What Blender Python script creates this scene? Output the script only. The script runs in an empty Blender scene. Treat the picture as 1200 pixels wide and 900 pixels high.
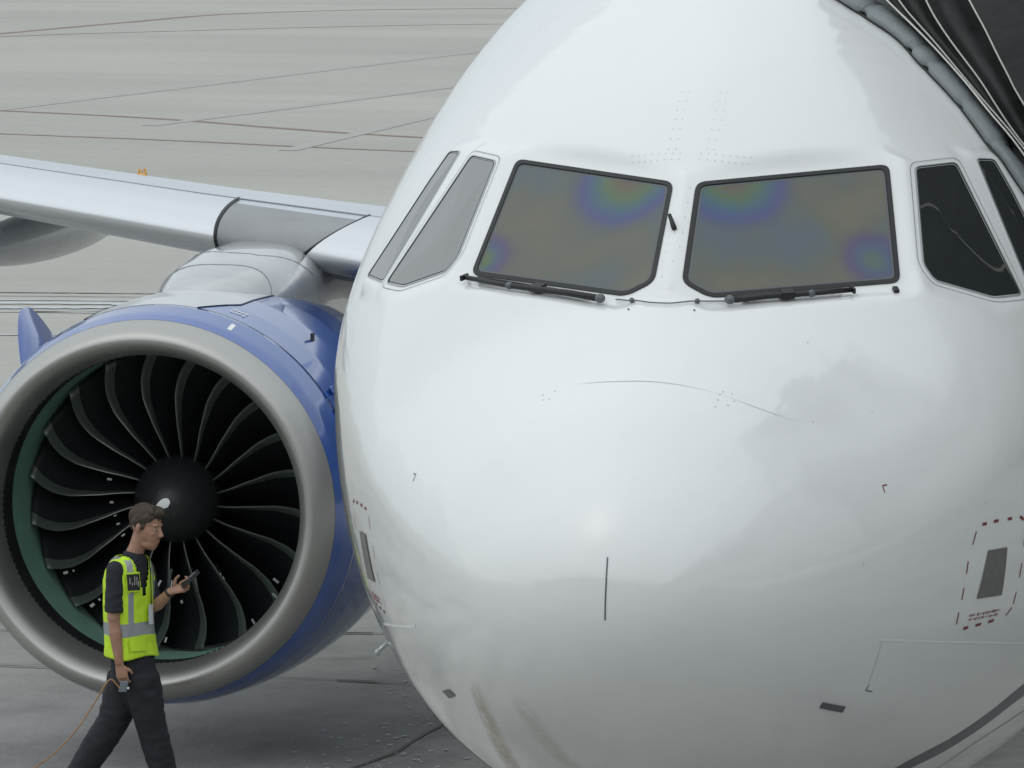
import bpy, bmesh, math, random
import numpy as np
from mathutils import Vector, Matrix, noise
from mathutils.bvhtree import BVHTree
random.seed(4)
S = bpy.context.scene
COL = S.collection

# ------------------------------------------------------------------ camera
CY, CP, CR = -0.2005, 0.085, 0.0041
CL = Vector((5.6562, -29.7451, 6.4518))
F_ = Vector((math.sin(CY)*math.cos(CP), math.cos(CY)*math.cos(CP), -math.sin(CP)))
R_ = Vector((math.cos(CY), -math.sin(CY), 0)); U_ = R_.cross(F_)
R2 = R_*math.cos(CR) + U_*math.sin(CR); U2 = -R_*math.sin(CR) + U_*math.cos(CR)
cd = bpy.data.cameras.new('camera'); cam = bpy.data.objects.new('camera', cd); COL.objects.link(cam)
cam.matrix_world = Matrix(((R2.x, U2.x, -F_.x, CL.x), (R2.y, U2.y, -F_.y, CL.y), (R2.z, U2.z, -F_.z, CL.z), (0, 0, 0, 1)))
cd.sensor_width = 36; cd.lens = 242.39; cd.clip_start = .5; cd.clip_end = 6000
S.camera = cam

# ------------------------------------------------------------------ light
SUN_EL, SUN_AZ = math.radians(58), math.radians(205)     # azimuth from +y, clockwise
w = bpy.data.worlds.new('World'); S.world = w; w.use_nodes = True
nt = w.node_tree; nt.nodes.clear()
out = nt.nodes.new('ShaderNodeOutputWorld'); bg = nt.nodes.new('ShaderNodeBackground')
sky = nt.nodes.new('ShaderNodeTexSky'); sky.sky_type = 'NISHITA'; sky.sun_disc = False
sky.sun_elevation = SUN_EL; sky.sun_rotation = SUN_AZ; sky.dust_density = 4; sky.air_density = 1.2
hs = nt.nodes.new('ShaderNodeHueSaturation'); hs.inputs['Saturation'].default_value = .35
mx = nt.nodes.new('ShaderNodeMix'); mx.data_type = 'RGBA'; mx.inputs[0].default_value = .72
mx.inputs['B'].default_value = (7.15, 7.95, 8.35, 1)
nt.links.new(sky.outputs[0], hs.inputs['Color']); nt.links.new(hs.outputs[0], mx.inputs['A'])
nt.links.new(mx.outputs['Result'], bg.inputs[0]); bg.inputs[1].default_value = .11
nt.links.new(bg.outputs[0], out.inputs[0])
sd = bpy.data.lights.new('sun', 'SUN'); sd.energy = .7; sd.angle = math.radians(176); sd.color = (1, .97, .93)
sun = bpy.data.objects.new('sun', sd); COL.objects.link(sun)
sv = Vector((math.sin(SUN_AZ)*math.cos(SUN_EL), math.cos(SUN_AZ)*math.cos(SUN_EL), math.sin(SUN_EL)))
sun.rotation_euler = sv.to_track_quat('Z', 'Y').to_euler()
S.view_settings.view_transform = 'Standard'; S.view_settings.look = 'None'
S.view_settings.exposure = 0.0; S.view_settings.gamma = 1

# ------------------------------------------------------------------ helpers
def mat(name, col, rough=.5, metal=0., coat=0., coat_r=.04, var=0., vs=3., bump=0., bs=20., spec=.5, rv=0.):
    m = bpy.data.materials.new(name); m.use_nodes = True
    n = m.node_tree.nodes; l = m.node_tree.links; b = n['Principled BSDF']
    b.inputs['Base Color'].default_value = (*col, 1); b.inputs['Roughness'].default_value = rough
    b.inputs['Metallic'].default_value = metal; b.inputs['Coat Weight'].default_value = coat
    b.inputs['Coat Roughness'].default_value = coat_r; b.inputs['Specular IOR Level'].default_value = spec
    tc = n.new('ShaderNodeTexCoord')
    if var or rv:
        t = n.new('ShaderNodeTexNoise'); t.inputs['Scale'].default_value = vs; t.inputs['Detail'].default_value = 6
        l.new(tc.outputs['Object'], t.inputs['Vector'])
        if var:
            r = n.new('ShaderNodeMapRange'); r.inputs[1].default_value = .3; r.inputs[2].default_value = .7
            r.inputs[3].default_value = 1-var; r.inputs[4].default_value = 1+var
            v = n.new('ShaderNodeVectorMath'); v.operation = 'SCALE'; v.inputs[0].default_value = col
            l.new(t.outputs[0], r.inputs[0]); l.new(r.outputs[0], v.inputs['Scale']); l.new(v.outputs[0], b.inputs['Base Color'])
        if rv:
            r = n.new('ShaderNodeMapRange'); r.inputs[1].default_value = .3; r.inputs[2].default_value = .7
            r.inputs[3].default_value = rough-rv; r.inputs[4].default_value = rough+rv
            l.new(t.outputs[0], r.inputs[0]); l.new(r.outputs[0], b.inputs['Roughness'])
    if bump:
        t = n.new('ShaderNodeTexNoise'); t.inputs['Scale'].default_value = bs; t.inputs['Detail'].default_value = 3
        l.new(tc.outputs['Object'], t.inputs['Vector'])
        bb = n.new('ShaderNodeBump'); bb.inputs['Strength'].default_value = 1; bb.inputs['Distance'].default_value = bump
        l.new(t.outputs[0], bb.inputs['Height']); l.new(bb.outputs[0], b.inputs['Normal'])
    return m

def mesh(name, v, f, m, parent=None, smooth=True, mi=None):
    me = bpy.data.meshes.new(name); me.from_pydata([tuple(map(float, p)) for p in v], [], [list(map(int, q)) for q in f])
    for x in (m if isinstance(m, (list, tuple)) else [m]): me.materials.append(x)
    if mi is not None: me.polygons.foreach_set('material_index', np.array(mi, dtype=np.int32))
    me.polygons.foreach_set('use_smooth', [smooth]*len(me.polygons)); me.update()
    o = bpy.data.objects.new(name, me); COL.objects.link(o)
    if parent: o.parent = parent
    return o

def thing(name, label, cat, loc=(0, 0, 0), group=None):
    o = bpy.data.objects.new(name, None); COL.objects.link(o); o.location = loc
    o['label'] = label; o['category'] = cat
    if group: o['group'] = group
    o.empty_display_size = .2
    return o

def tag(o, label, cat): o['label'] = label; o['category'] = cat; return o
def keep(o, parent):                       # parent while geometry stays in world coordinates
    bpy.context.view_layer.update()
    o.parent = parent; o.matrix_parent_inverse = parent.matrix_world.inverted(); return o

class MB:
    def __init__(s): s.v = []; s.f = []; s.mi = []
    def add(s, v, f, mi=0):
        k = len(s.v); s.v += [tuple(p) for p in v]; s.f += [[i+k for i in q] for q in f]; s.mi += [mi]*len(f); return s
    def build(s, name, m, parent=None, smooth=True): return mesh(name, s.v, s.f, m, parent, smooth, s.mi)
    def box(s, c, x, y, z, mi=0):          # centre and three half-axis vectors
        c, x, y, z = map(Vector, (c, x, y, z))
        v = [c+a*x+b*y+d*z for a in (-1, 1) for b in (-1, 1) for d in (-1, 1)]
        return s.add(v, [(0, 1, 3, 2), (4, 6, 7, 5), (0, 4, 5, 1), (2, 3, 7, 6), (0, 2, 6, 4), (1, 5, 7, 3)], mi)
    def tube(s, path, r, seg=10, mi=0, up=None, asp=1.):
        P = [Vector(p) for p in path]; n = len(P)
        R = r if hasattr(r, '__len__') else [r]*n
        v = []; up0 = Vector(up) if up else Vector((0, 0, 1))
        for i, p in enumerate(P):
            t = (P[min(i+1, n-1)]-P[max(i-1, 0)]).normalized()
            a = t.cross(up0)
            if a.length < .05: a = t.cross(Vector((1, 0, 0)))
            a.normalize(); b = a.cross(t).normalized()
            rr = R[i]; rx, ry = (rr if hasattr(rr, '__len__') else (rr, rr*asp))
            for k in range(seg):
                th = 2*math.pi*k/seg; v.append(p+a*rx*math.cos(th)+b*ry*math.sin(th))
        f = [(i*seg+k, i*seg+(k+1) % seg, (i+1)*seg+(k+1) % seg, (i+1)*seg+k) for i in range(n-1) for k in range(seg)]
        f += [list(range(seg))[::-1], [(n-1)*seg+k for k in range(seg)]]
        return s.add(v, f, mi)
    def ell(s, c, x, y, z, mi=0, nu=20, nv=12):
        c, x, y, z = map(Vector, (c, x, y, z)); v = []
        for i in range(1, nv):
            p = math.pi*i/nv
            for k in range(nu):
                t = 2*math.pi*k/nu; v.append(c+x*math.sin(p)*math.cos(t)+y*math.sin(p)*math.sin(t)+z*math.cos(p))
        v += [c+z, c-z]; T = len(v)-2; B = T+1
        f = [(i*nu+k, (i+1)*nu+k, (i+1)*nu+(k+1) % nu, i*nu+(k+1) % nu) for i in range(nv-2) for k in range(nu)]
        f += [(T, k, (k+1) % nu) for k in range(nu)] + [(B, (nv-2)*nu+(k+1) % nu, (nv-2)*nu+k) for k in range(nu)]
        return s.add(v, f, mi)

def lathe(name, prof, c, m, parent, seg=96, a0=0., a1=2*math.pi, mi=None):   # prof: (r, y) about the y axis through c
    full = abs(a1-a0-2*math.pi) < 1e-6; n = seg if full else seg+1
    v = [(c[0]+r*math.sin(a0+(a1-a0)*k/seg), y, c[2]+r*math.cos(a0+(a1-a0)*k/seg)) for r, y in prof for k in range(n)]
    f = []; ms = []
    for i in range(len(prof)-1):
        for k in range(seg):
            k2 = (k+1) % n; f.append((i*n+k, i*n+k2, (i+1)*n+k2, (i+1)*n+k)); ms.append(0 if mi is None else mi(i, k))
    return mesh(name, v, f, m, parent, True, ms)

def cat(pts, n):                            # Catmull-Rom resample
    P = [Vector(p) for p in pts]; P = [2*P[0]-P[1]]+P+[2*P[-1]-P[-2]]; o = []
    L = len(P)-3
    for i in range(n):
        t = L*i/(n-1); k = min(int(t), L-1); t -= k; a, b, c, d = P[k:k+4]
        o.append(.5*((2*b)+(c-a)*t+(2*a-5*b+4*c-d)*t*t+(3*b-a-3*c+d)*t**3))
    return o

def text(s, size, M, m, name, parent, ext=.0006):
    cu = bpy.data.curves.new(name, 'FONT'); cu.body = s; cu.size = size; cu.extrude = ext; cu.align_x = 'CENTER'; cu.align_y = 'CENTER'; cu.offset = size*.015
    o = bpy.data.objects.new(name, cu); COL.objects.link(o); bpy.context.view_layer.update()
    me = bpy.data.meshes.new_from_object(o); bpy.data.objects.remove(o)
    me.transform(M); me.materials.clear(); me.materials.append(m)
    q = bpy.data.objects.new(name, me); COL.objects.link(q); q.parent = parent; return q

# ------------------------------------------------------------------ materials
def paint_white():
    m = mat('white_aircraft_paint', (.80, .81, .815), .32, coat=1., coat_r=.07)
    n = m.node_tree.nodes; l = m.node_tree.links; b = n['Principled BSDF']; b.inputs['Coat IOR'].default_value = 1.55
    tc = n.new('ShaderNodeTexCoord')
    t = n.new('ShaderNodeTexNoise'); t.inputs['Scale'].default_value = 2.2; t.inputs['Detail'].default_value = 8; t.inputs['Roughness'].default_value = .62
    mp = n.new('ShaderNodeMapping'); mp.inputs['Scale'].default_value = (1.6, .45, 1.2)
    l.new(tc.outputs['Object'], mp.inputs[0]); l.new(mp.outputs[0], t.inputs['Vector'])
    r = n.new('ShaderNodeMapRange'); r.inputs[1].default_value = .5; r.inputs[2].default_value = .85; r.inputs[3].default_value = 0; r.inputs[4].default_value = .30
    l.new(t.outputs[0], r.inputs[0])
    # grime stronger toward the underside; its streaks also paint in flank reflections
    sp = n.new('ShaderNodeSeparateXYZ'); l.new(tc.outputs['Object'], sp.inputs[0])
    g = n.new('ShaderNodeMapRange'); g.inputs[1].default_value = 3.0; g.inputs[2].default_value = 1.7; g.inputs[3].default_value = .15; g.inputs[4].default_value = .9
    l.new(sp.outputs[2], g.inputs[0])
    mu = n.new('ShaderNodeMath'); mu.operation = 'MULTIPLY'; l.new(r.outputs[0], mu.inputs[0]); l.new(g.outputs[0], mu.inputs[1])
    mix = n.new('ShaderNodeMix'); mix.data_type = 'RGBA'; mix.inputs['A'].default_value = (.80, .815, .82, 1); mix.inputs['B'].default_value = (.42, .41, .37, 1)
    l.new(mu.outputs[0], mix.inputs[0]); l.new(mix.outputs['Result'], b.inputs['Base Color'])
    # skin waviness between frames
    w1 = n.new('ShaderNodeTexNoise'); w1.inputs['Scale'].default_value = 1.9; w1.inputs['Detail'].default_value = 1.5
    l.new(tc.outputs['Object'], w1.inputs['Vector'])
    mp2 = n.new('ShaderNodeMapping'); mp2.inputs['Scale'].default_value = (3.2, .35, 3.2); w2 = n.new('ShaderNodeTexNoise'); w2.inputs['Scale'].default_value = 1.3; w2.inputs['Detail'].default_value = 3
    l.new(tc.outputs['Object'], mp2.inputs[0]); l.new(mp2.outputs[0], w2.inputs['Vector'])
    ad = n.new('ShaderNodeMath'); ad.operation = 'ADD'; l.new(w1.outputs[0], ad.inputs[0]); l.new(w2.outputs[0], ad.inputs[1])
    bp = n.new('ShaderNodeBump'); bp.inputs['Strength'].default_value = 1; bp.inputs['Distance'].default_value = .006
    l.new(ad.outputs[0], bp.inputs['Height']); l.new(bp.outputs[0], b.inputs['Coat Normal']); l.new(bp.outputs[0], b.inputs['Normal'])
    return m
M_white = paint_white()
M_seam = mat('seam_shadow_grey', (.22, .23, .24), .6)
M_seam2 = mat('filled_seam', (.48, .50, .51), .5)
M_black = mat('black_rubber', (.018, .019, .021), .45, bump=.0006, bs=60)
M_rim = mat('window_retainer_grey', (.45, .47, .49), .35, metal=.6)
M_redmark = mat('red_warning_paint', (.20, .018, .03), .45)
M_whmark = mat('white_marking_paint', (.85, .86, .86), .4)
M_dk = mat('dark_grey_marking', (.10, .11, .12), .45, coat=.4)
M_panel = mat('grey_static_plate', (.17, .17, .165), .42, metal=.3, var=.1, vs=30)
M_blue = mat('blue_nacelle_paint', (.022, .092, .37), .3, coat=1., coat_r=.05, var=.06, vs=2.5, bump=.002, bs=2.)
M_grey = mat('pale_grey_paint', (.56, .58, .60), .38, coat=.5, coat_r=.1, var=.06, vs=3, bump=.001, bs=5)
M_wing = mat('wing_grey_paint', (.50, .54, .59), .4, coat=.3, coat_r=.15, var=.05, vs=1.5)
M_slat = mat('bare_slat_metal', (.74, .76, .79), .30, metal=.85)
M_nose = mat('grey_fixed_nose', (.27, .28, .29), .45, var=.08, vs=4)
M_lip = mat('brushed_inlet_metal', (.47, .465, .45), .42, metal=.85, var=.03, vs=2, rv=.04)
M_liner = mat('black_acoustic_liner', (.012, .013, .015), .5, bump=.0015, bs=140)
M_green = mat('green_abradable', (.20, .38, .31), .55, var=.12, vs=5)
M_blade = mat('black_fan_blade', (.010, .011, .014), .5, var=.15, vs=9, bump=.0008, bs=40)
M_le = mat('leading_edge_sheath', (.19, .205, .195), .40, metal=.75, var=.15, vs=8)
M_spin = mat('black_spinner', (.020, .020, .023), .5, coat=.3, coat_r=.35)
M_glint_tape = mat('pale_glint_tape', (.42, .44, .45), .4, metal=.2)
M_vane = mat('stator_metal', (.20, .21, .21), .35, metal=.5)

def glass(name, base, irid, flip=1):
    m = mat(name, base, .04, coat=1., coat_r=.02, spec=.9)
    if irid:
        n = m.node_tree.nodes; l = m.node_tree.links; b = n['Principled BSDF']
        b.inputs['Roughness'].default_value = .10; b.inputs['Specular IOR Level'].default_value = .35; b.inputs['Coat Weight'].default_value = .6
        tc = n.new('ShaderNodeTexCoord')
        acc = None
        nz = n.new('ShaderNodeTexNoise'); nz.inputs['Scale'].default_value = 2.1; nz.inputs['Detail'].default_value = 2
        l.new(tc.outputs['Object'], nz.inputs['Vector'])
        base_r = n.new('ShaderNodeValToRGB'); e = base_r.color_ramp.elements
        e[0].position = .32; e[0].color = (.075, .105, .125, 1); e[1].position = .70; e[1].color = (.135, .128, .088, 1)
        k = e.new(.5); k.color = (.105, .11, .088, 1)
        l.new(nz.outputs[0], base_r.inputs[0]); acc = base_r.outputs[0]
        for (c, rad, cols) in irid:
            d = n.new('ShaderNodeVectorMath'); d.operation = 'DISTANCE'; d.inputs[1].default_value = c
            sc = n.new('ShaderNodeVectorMath'); sc.operation = 'ADD'
            nn = n.new('ShaderNodeVectorMath'); nn.operation = 'SCALE'; nn.inputs['Scale'].default_value = .10
            l.new(nz.outputs['Color'], nn.inputs[0]); l.new(tc.outputs['Object'], sc.inputs[0]); l.new(nn.outputs[0], sc.inputs[1])
            l.new(sc.outputs[0], d.inputs[0])
            dv = n.new('ShaderNodeMath'); dv.operation = 'DIVIDE'; dv.inputs[1].default_value = rad; l.new(d.outputs['Value'], dv.inputs[0])
            rp = n.new('ShaderNodeValToRGB'); e = rp.color_ramp.elements
            e[0].position = 0; e[0].color = (*cols[0], 1); e[1].position = 1; e[1].color = (.06, .068, .085, 1)
            for i, cc in enumerate(cols[1:]):
                q = e.new((i+1)/len(cols)*.9); q.color = (*cc, 1)
            l.new(dv.outputs[0], rp.inputs[0])
            fr = n.new('ShaderNodeMapRange'); fr.interpolation_type = 'SMOOTHSTEP'
            fr.inputs[1].default_value = .6; fr.inputs[2].default_value = 1.05; fr.inputs[3].default_value = .62; fr.inputs[4].default_value = 0
            l.new(dv.outputs[0], fr.inputs[0])
            mm = n.new('ShaderNodeMix'); mm.data_type = 'RGBA'; l.new(fr.outputs[0], mm.inputs[0]); l.new(acc, mm.inputs['A']); l.new(rp.outputs[0], mm.inputs['B'])
            acc = mm.outputs['Result']
        l.new(acc, b.inputs['Base Color'])
    return m
IRA = [(.12, .05, .09), (.13, .08, .04), (.07, .15, .04), (.02, .11, .17), (.03, .035, .26)]
IRB = [(.09, .15, .02), (.06, .15, .04), (.02, .07, .20), (.06, .03, .17)]
def ir(s): return [((s*.24, 2.30, 4.72), .36, IRA), ((s*.93, 2.28, 4.30), .21, IRB)]
M_gR = glass('heated_windscreen_glass', (.12, .12, .11), ir(1)); M_gL = glass('heated_windscreen_glass_starboard', (.12, .12, .11), ir(-1))
M_gs = glass('side_window_glass', (.014, .019, .019), None); M_gs.node_tree.nodes['Principled BSDF'].inputs['Coat IOR'].default_value = 2.0
M_pad = mat('grey_padded_vinyl', (.20, .225, .235), .38, var=.12, vs=5, bump=.012, bs=9)
M_canvas = mat('black_canvas', (.016, .018, .018), .55, var=.35, vs=4, bump=.012, bs=7)
M_pipe = mat('white_piping', (.62, .61, .57), .5)
M_cab = mat('jet_bridge_white_panel', (.60, .61, .62), .5, var=.05)
M_bglass = mat('dark_tinted_glass', (.02, .025, .03), .06, spec=.8)
M_term = mat('terminal_concrete', (.48, .47, .45), .8, var=.08)

# ------------------------------------------------------------------ apron
def ground_mat():
    m = bpy.data.materials.new('apron_concrete'); m.use_nodes = True
    n = m.node_tree.nodes; l = m.node_tree.links; b = n['Principled BSDF']
    tc = n.new('ShaderNodeTexCoord')
    def noise_(sc, det, scale=(1, 1, 1), rot=0., ro=.55):
        mp = n.new('ShaderNodeMapping'); mp.inputs['Scale'].default_value = scale; mp.inputs['Rotation'].default_value = (0, 0, rot)
        t = n.new('ShaderNodeTexNoise'); t.inputs['Scale'].default_value = sc; t.inputs['Detail'].default_value = det; t.inputs['Roughness'].default_value = ro
        l.new(tc.outputs['Object'], mp.inputs[0]); l.new(mp.outputs[0], t.inputs['Vector']); return t.outputs[0]
    def rng(x, a, b_, c, d):
        r = n.new('ShaderNodeMapRange'); r.inputs[1].default_value = a; r.inputs[2].default_value = b_; r.inputs[3].default_value = c; r.inputs[4].default_value = d
        l.new(x, r.inputs[0]); return r.outputs[0]
    def mul(a, b_):
        q = n.new('ShaderNodeMath'); q.operation = 'MULTIPLY'; l.new(a, q.inputs[0]); l.new(b_, q.inputs[1]); return q.outputs[0]
    a = rng(noise_(.05, 4, ro=.5), .3, .7, .88, 1.08)
    st = rng(noise_(.22, 3, (.16, 1.0, 1), 1.15, .5), .45, .75, 1.03, .90)     # tyre sweeps and scuffs
    fi = rng(noise_(3, 7, ro=.6), .3, .7, .93, 1.06)
    fac = mul(mul(a, st), fi)
    # stands near the gate are older, oil-stained concrete
    sp = n.new('ShaderNodeSeparateXYZ'); l.new(tc.outputs['Object'], sp.inputs[0])
    ww = n.new('ShaderNodeMath'); ww.operation = 'MULTIPLY_ADD'; ww.inputs[1].default_value = 16
    l.new(noise_(.2, 6), ww.inputs[0]); l.new(sp.outputs[1], ww.inputs[2])
    old = rng(ww.outputs[0], 22, 40, 0, 1)
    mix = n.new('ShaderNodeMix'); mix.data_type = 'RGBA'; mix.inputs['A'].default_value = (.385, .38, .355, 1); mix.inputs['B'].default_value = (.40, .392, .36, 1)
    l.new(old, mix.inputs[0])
    v = n.new('ShaderNodeVectorMath'); v.operation = 'SCALE'; l.new(mix.outputs['Result'], v.inputs[0]); l.new(fac, v.inputs['Scale'])
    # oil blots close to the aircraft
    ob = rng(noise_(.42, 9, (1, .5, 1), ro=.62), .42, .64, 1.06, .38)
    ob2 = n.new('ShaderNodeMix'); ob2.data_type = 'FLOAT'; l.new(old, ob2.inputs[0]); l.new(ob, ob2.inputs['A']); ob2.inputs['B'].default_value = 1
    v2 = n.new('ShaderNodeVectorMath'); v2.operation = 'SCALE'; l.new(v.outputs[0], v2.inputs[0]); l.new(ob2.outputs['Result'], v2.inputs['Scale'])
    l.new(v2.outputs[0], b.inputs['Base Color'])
    b.inputs['Roughness'].default_value = .72
    bp = n.new('ShaderNodeBump'); bp.inputs['Distance'].default_value = .01; l.new(noise_(18, 6), bp.inputs['Height']); l.new(bp.outputs[0], b.inputs['Normal'])
    return m
G = 3000
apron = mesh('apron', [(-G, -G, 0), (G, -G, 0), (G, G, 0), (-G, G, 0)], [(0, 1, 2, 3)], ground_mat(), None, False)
apron['kind'] = 'structure'
M_tar = mat('tar_joint', (.14, .12, .11), .7, var=.3, vs=2); M_road = mat('worn_white_road_paint', (.52, .53, .53), .6, var=.3, vs=1.5)
M_tarb = mat('rusty_tar_joint', (.23, .17, .14), .75, var=.25, vs=2); M_rubber = mat('tyre_rubber_smear', (.378, .372, .345), .8, var=.1)
M_patch = mat('pale_wet_patch', (.40, .45, .48), .25, var=.15)
lift = [.004]
def gstrip(name, pts, wd, m, jag=.0, n=60):
    z = lift[0]; lift[0] += .0005
    P = cat([(x, y, z) for x, y in pts], n); v = []
    for i, p in enumerate(P):
        t = (P[min(i+1, n-1)]-P[max(i-1, 0)]).normalized(); s = Vector((-t.y, t.x, 0)); k = wd/2*(1+random.uniform(-jag, jag))
        o = s*random.uniform(-jag, jag)*wd*.3; v += [p+s*k+o, p-s*k+o]
    return mesh(name, v, [(2*i, 2*i+1, 2*i+3, 2*i+2) for i in range(n-1)], m, apron, False)
gstrip('tar_joint', [(-49, 130), (-47, 139), (-45.3, 149), (-44.3, 160), (-42.8, 170), (-36.4, 176.8), (-20, 182)], .35, M_tarb, .15, 160)
gstrip('tar_joint', [(-54, 138), (-46.5, 145.5), (-44.5, 148.2), (-42.1, 152.5), (-33.5, 162.8), (-15, 172)], .22, M_tarb, .15, 160)
gstrip('tar_joint', [(-60, 118), (-32.7, 106.4), (-22.15, 98), (0, 83)], .30, M_tarb, .15, 160)
gstrip('tar_joint', [(-60, 108), (-30.1, 97.1), (-21, 92.8), (0, 84)], .22, M_tarb, .15, 160)
for a, b in (((-32.9, 106.6), (-30.1, 141.2)), ((-28.2, 101), (-26.2, 121)), ((-23.4, 92.5), (-23.7, 106))):
    gstrip('tyre_mark', [a, ((a[0]+b[0])/2, (a[1]+b[1])/2-.3), b], random.uniform(.3, .6), M_rubber, .08, 30)
gstrip('tar_joint', [(-40, 53), (-18.7, 56.5), (-13.8, 57), (0, 60)], .10, M_tar, .3, 200)
gstrip('tar_joint', [(-40, 52.4), (-18.5, 55.9), (-13.8, 56.5), (0, 59.5)], .05, M_tar, .3, 120)
gstrip('painted_line', [(-40, 50.5), (-18.3, 55.2), (-13.7, 55.6), (0, 58)], .13, M_road, .15, 60)
gstrip('painted_line', [(-40, 47.5), (-17.9, 53.2), (-16.4, 53.4), (0, 55.3)], .11, M_road, .3, 60)
gstrip('painted_line', [(-40, 43), (-16.9, 49.6), (-15.8, 49.9)], .09, M_road, .3, 40)
gstrip('painted_line', [(-19, 54.4), (-17.6, 54.8), (-16.6, 54.9)], .35, M_patch, .3, 30)
gstrip('painted_line', [(-19, 53.6), (-17.2, 54.1), (-15.8, 54.6)], .3, M_patch, .5, 30)
gstrip('tar_joint', [(-12, 20.9), (-6.2, 21.83), (-5.88, 21.91), (3, 23.3)], .035, M_tarb, .3)
gstrip('tar_joint', [(-12, 19.6), (-5.66, 19.1), (-5, 19), (3, 18.6)], .03, M_tar, .3)
gstrip('tar_joint', [(-5.5, 9.9), (-4.42, 14.72), (-4.3, 16.88), (-3.9, 24)], .03, M_tar, .3)
gstrip('tar_joint', [(-16, 16.5), (-8.2, 19.4), (-5.6, 20.4)], .02, M_tar, .3)
ch = MB()
for i in range(230):                          # flecks of paper and chipped paint on the ground
    t = random.random(); y = random.uniform(13.6, 20.5); x = -3.9-.11*(y-14)+random.gauss(-.25, .42); x = x if x > -5.0-.09*(y-14) or random.random() < .12 else -4.2
    s = random.uniform(.006, .026); a = random.uniform(0, 3); z = .006
    ch.add([(x+s*math.cos(a+k)*random.uniform(.5, 1.2), y+2.*s*math.sin(a+k), z+random.uniform(0, .004)) for k in (0, 1.5, 3, 4.6)], [(0, 1, 2, 3)])
fl = ch.build('litter', mat('pale_litter', (.45, .46, .47), .6), None, False)
fl['kind'] = 'stuff'; fl['label'] = 'scattered pale flecks of litter on the dark apron beneath the nose'; fl['category'] = 'litter'

# ------------------------------------------------------------------ airliner
plane = thing('airliner', 'white twin-engined airliner parked nose-on with a blue engine cowling', 'airliner')
YK = np.array([0, .04, .15, .35, .7, 1.1, 1.5, 1.75, 2.15, 2.65, 3.3, 4.2, 5.5, 7., 9]); SK = np.sqrt(YK)
KK = np.array([[2.937, 3.138, 3.317, 3.505, 3.742, 3.905, 4.064, 4.199, 4.647, 5.038, 5.36, 5.673, 5.944, 6.058, 6.06],
 [2.937, 2.73, 2.539, 2.333, 2.098, 1.907, 1.757, 1.679, 1.577, 1.487, 1.419, 1.393, 1.441, 1.504, 1.52],
 [2.924, 2.921, 2.926, 2.919, 2.957, 3.04, 3.153, 3.23, 3.354, 3.489, 3.61, 3.695, 3.776, 3.816, 3.82],
 [0., 0.236, 0.44, 0.642, 0.886, 1.108, 1.308, 1.425, 1.597, 1.778, 1.95, 2.053, 2.106, 2.111, 2.11],
 [1.949, 1.94, 1.923, 1.876, 1.813, 1.759, 1.725, 1.713, 1.711, 1.73, 1.773, 1.856, 2.074, 2.209, 2.203],
 [2.027, 2.032, 2.041, 2.055, 2.079, 2.106, 2.134, 2.153, 2.184, 2.225, 2.283, 2.335, 2.319, 2.265, 2.203]])
GM = np.gradient(KK, SK, axis=1)
def sect(y):
    y = np.asarray(y, float); s = np.sqrt(np.clip(y, 0, 9)); i = np.clip(np.searchsorted(SK, s)-1, 0, len(SK)-2)
    h = SK[i+1]-SK[i]; t = (s-SK[i])/h
    return (2*t**3-3*t**2+1)*KK[:, i]+(t**3-2*t**2+t)*h*GM[:, i]+(-2*t**3+3*t**2)*KK[:, i+1]+(t**3-t**2)*h*GM[:, i+1]
def surf(y, th):
    T, B, Z, W, NU, NL = sect(y)
    c, s = np.cos(th), np.sin(th); n = np.where(s >= 0, NU, NL); h = np.where(s >= 0, T-Z, Z-B)
    x = np.maximum(W, 0)*np.sign(c)*np.abs(c)**(2/n); z = Z+h*np.sign(s)*np.abs(s)**(2/n)
    return np.stack([x, np.broadcast_to(y, x.shape), z], -1)
# windows: outlines of the port (+x) side, mirrored for starboard
WIN = {
 'front': [(.056, 2.14, 4.655), (.897, 2.62, 4.715), (1.028, 2.15, 4.195), (.205, 1.70, 4.147), (.055, 1.735, 4.188)],
 'side': [(1.016, 2.680, 4.697), (1.183, 2.885, 4.717), (1.522, 2.61, 4.112), (1.43, 2.46, 4.122), (1.172, 2.265, 4.204), (1.116, 2.285, 4.27)],
 'aft': [(1.265, 3.02, 4.722), (1.332, 3.105, 4.717), (1.43, 3.055, 4.590), (1.682, 2.885, 4.127), (1.577, 2.70, 4.119)],
}
def plane_of(P):
    A = np.array(P); c = A.mean(0); n = np.linalg.svd(A-c)[2][2]; n = n if n[0]*c[0] > 0 else -n
    if n[1] > 0 and abs(n[0]) < .6: n = -n
    return c, n
FAC = []
for key, P in WIN.items():
    for s in (1, -1):
        Q = [(s*x, y, z) for x, y, z in P]; c, n = plane_of(Q)
        if n[2] < 0: n = -n
        u = np.cross((0, 0, 1), n); u /= np.linalg.norm(u); v = np.cross(n, u)
        q2 = np.array([((np.array(q)-c)@u, (np.array(q)-c)@v) for q in Q])
        FAC.append(dict(key=key, s=s, c=c, n=n, u=u, v=v, q=q2))
def sdist(p, q):                             # signed distance of 2D points to polygon
    d = np.full(len(p), 1e9); ins = np.zeros(len(p), bool); N = len(q)
    for i in range(N):
        a, b = q[i], q[(i+1) % N]; e = b-a; w_ = p-a
        t = np.clip((w_@e)/(e@e), 0, 1); d = np.minimum(d, np.linalg.norm(w_-t[:, None]*e, axis=1))
        c1 = (a[1] > p[:, 1]) != (b[1] > p[:, 1]); xx = a[0]+(p[:, 1]-a[1])/(b[1]-a[1]+1e-12)*e[0]
        ins ^= c1 & (p[:, 0] < xx)
    return np.where(ins, -d, d)
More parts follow.
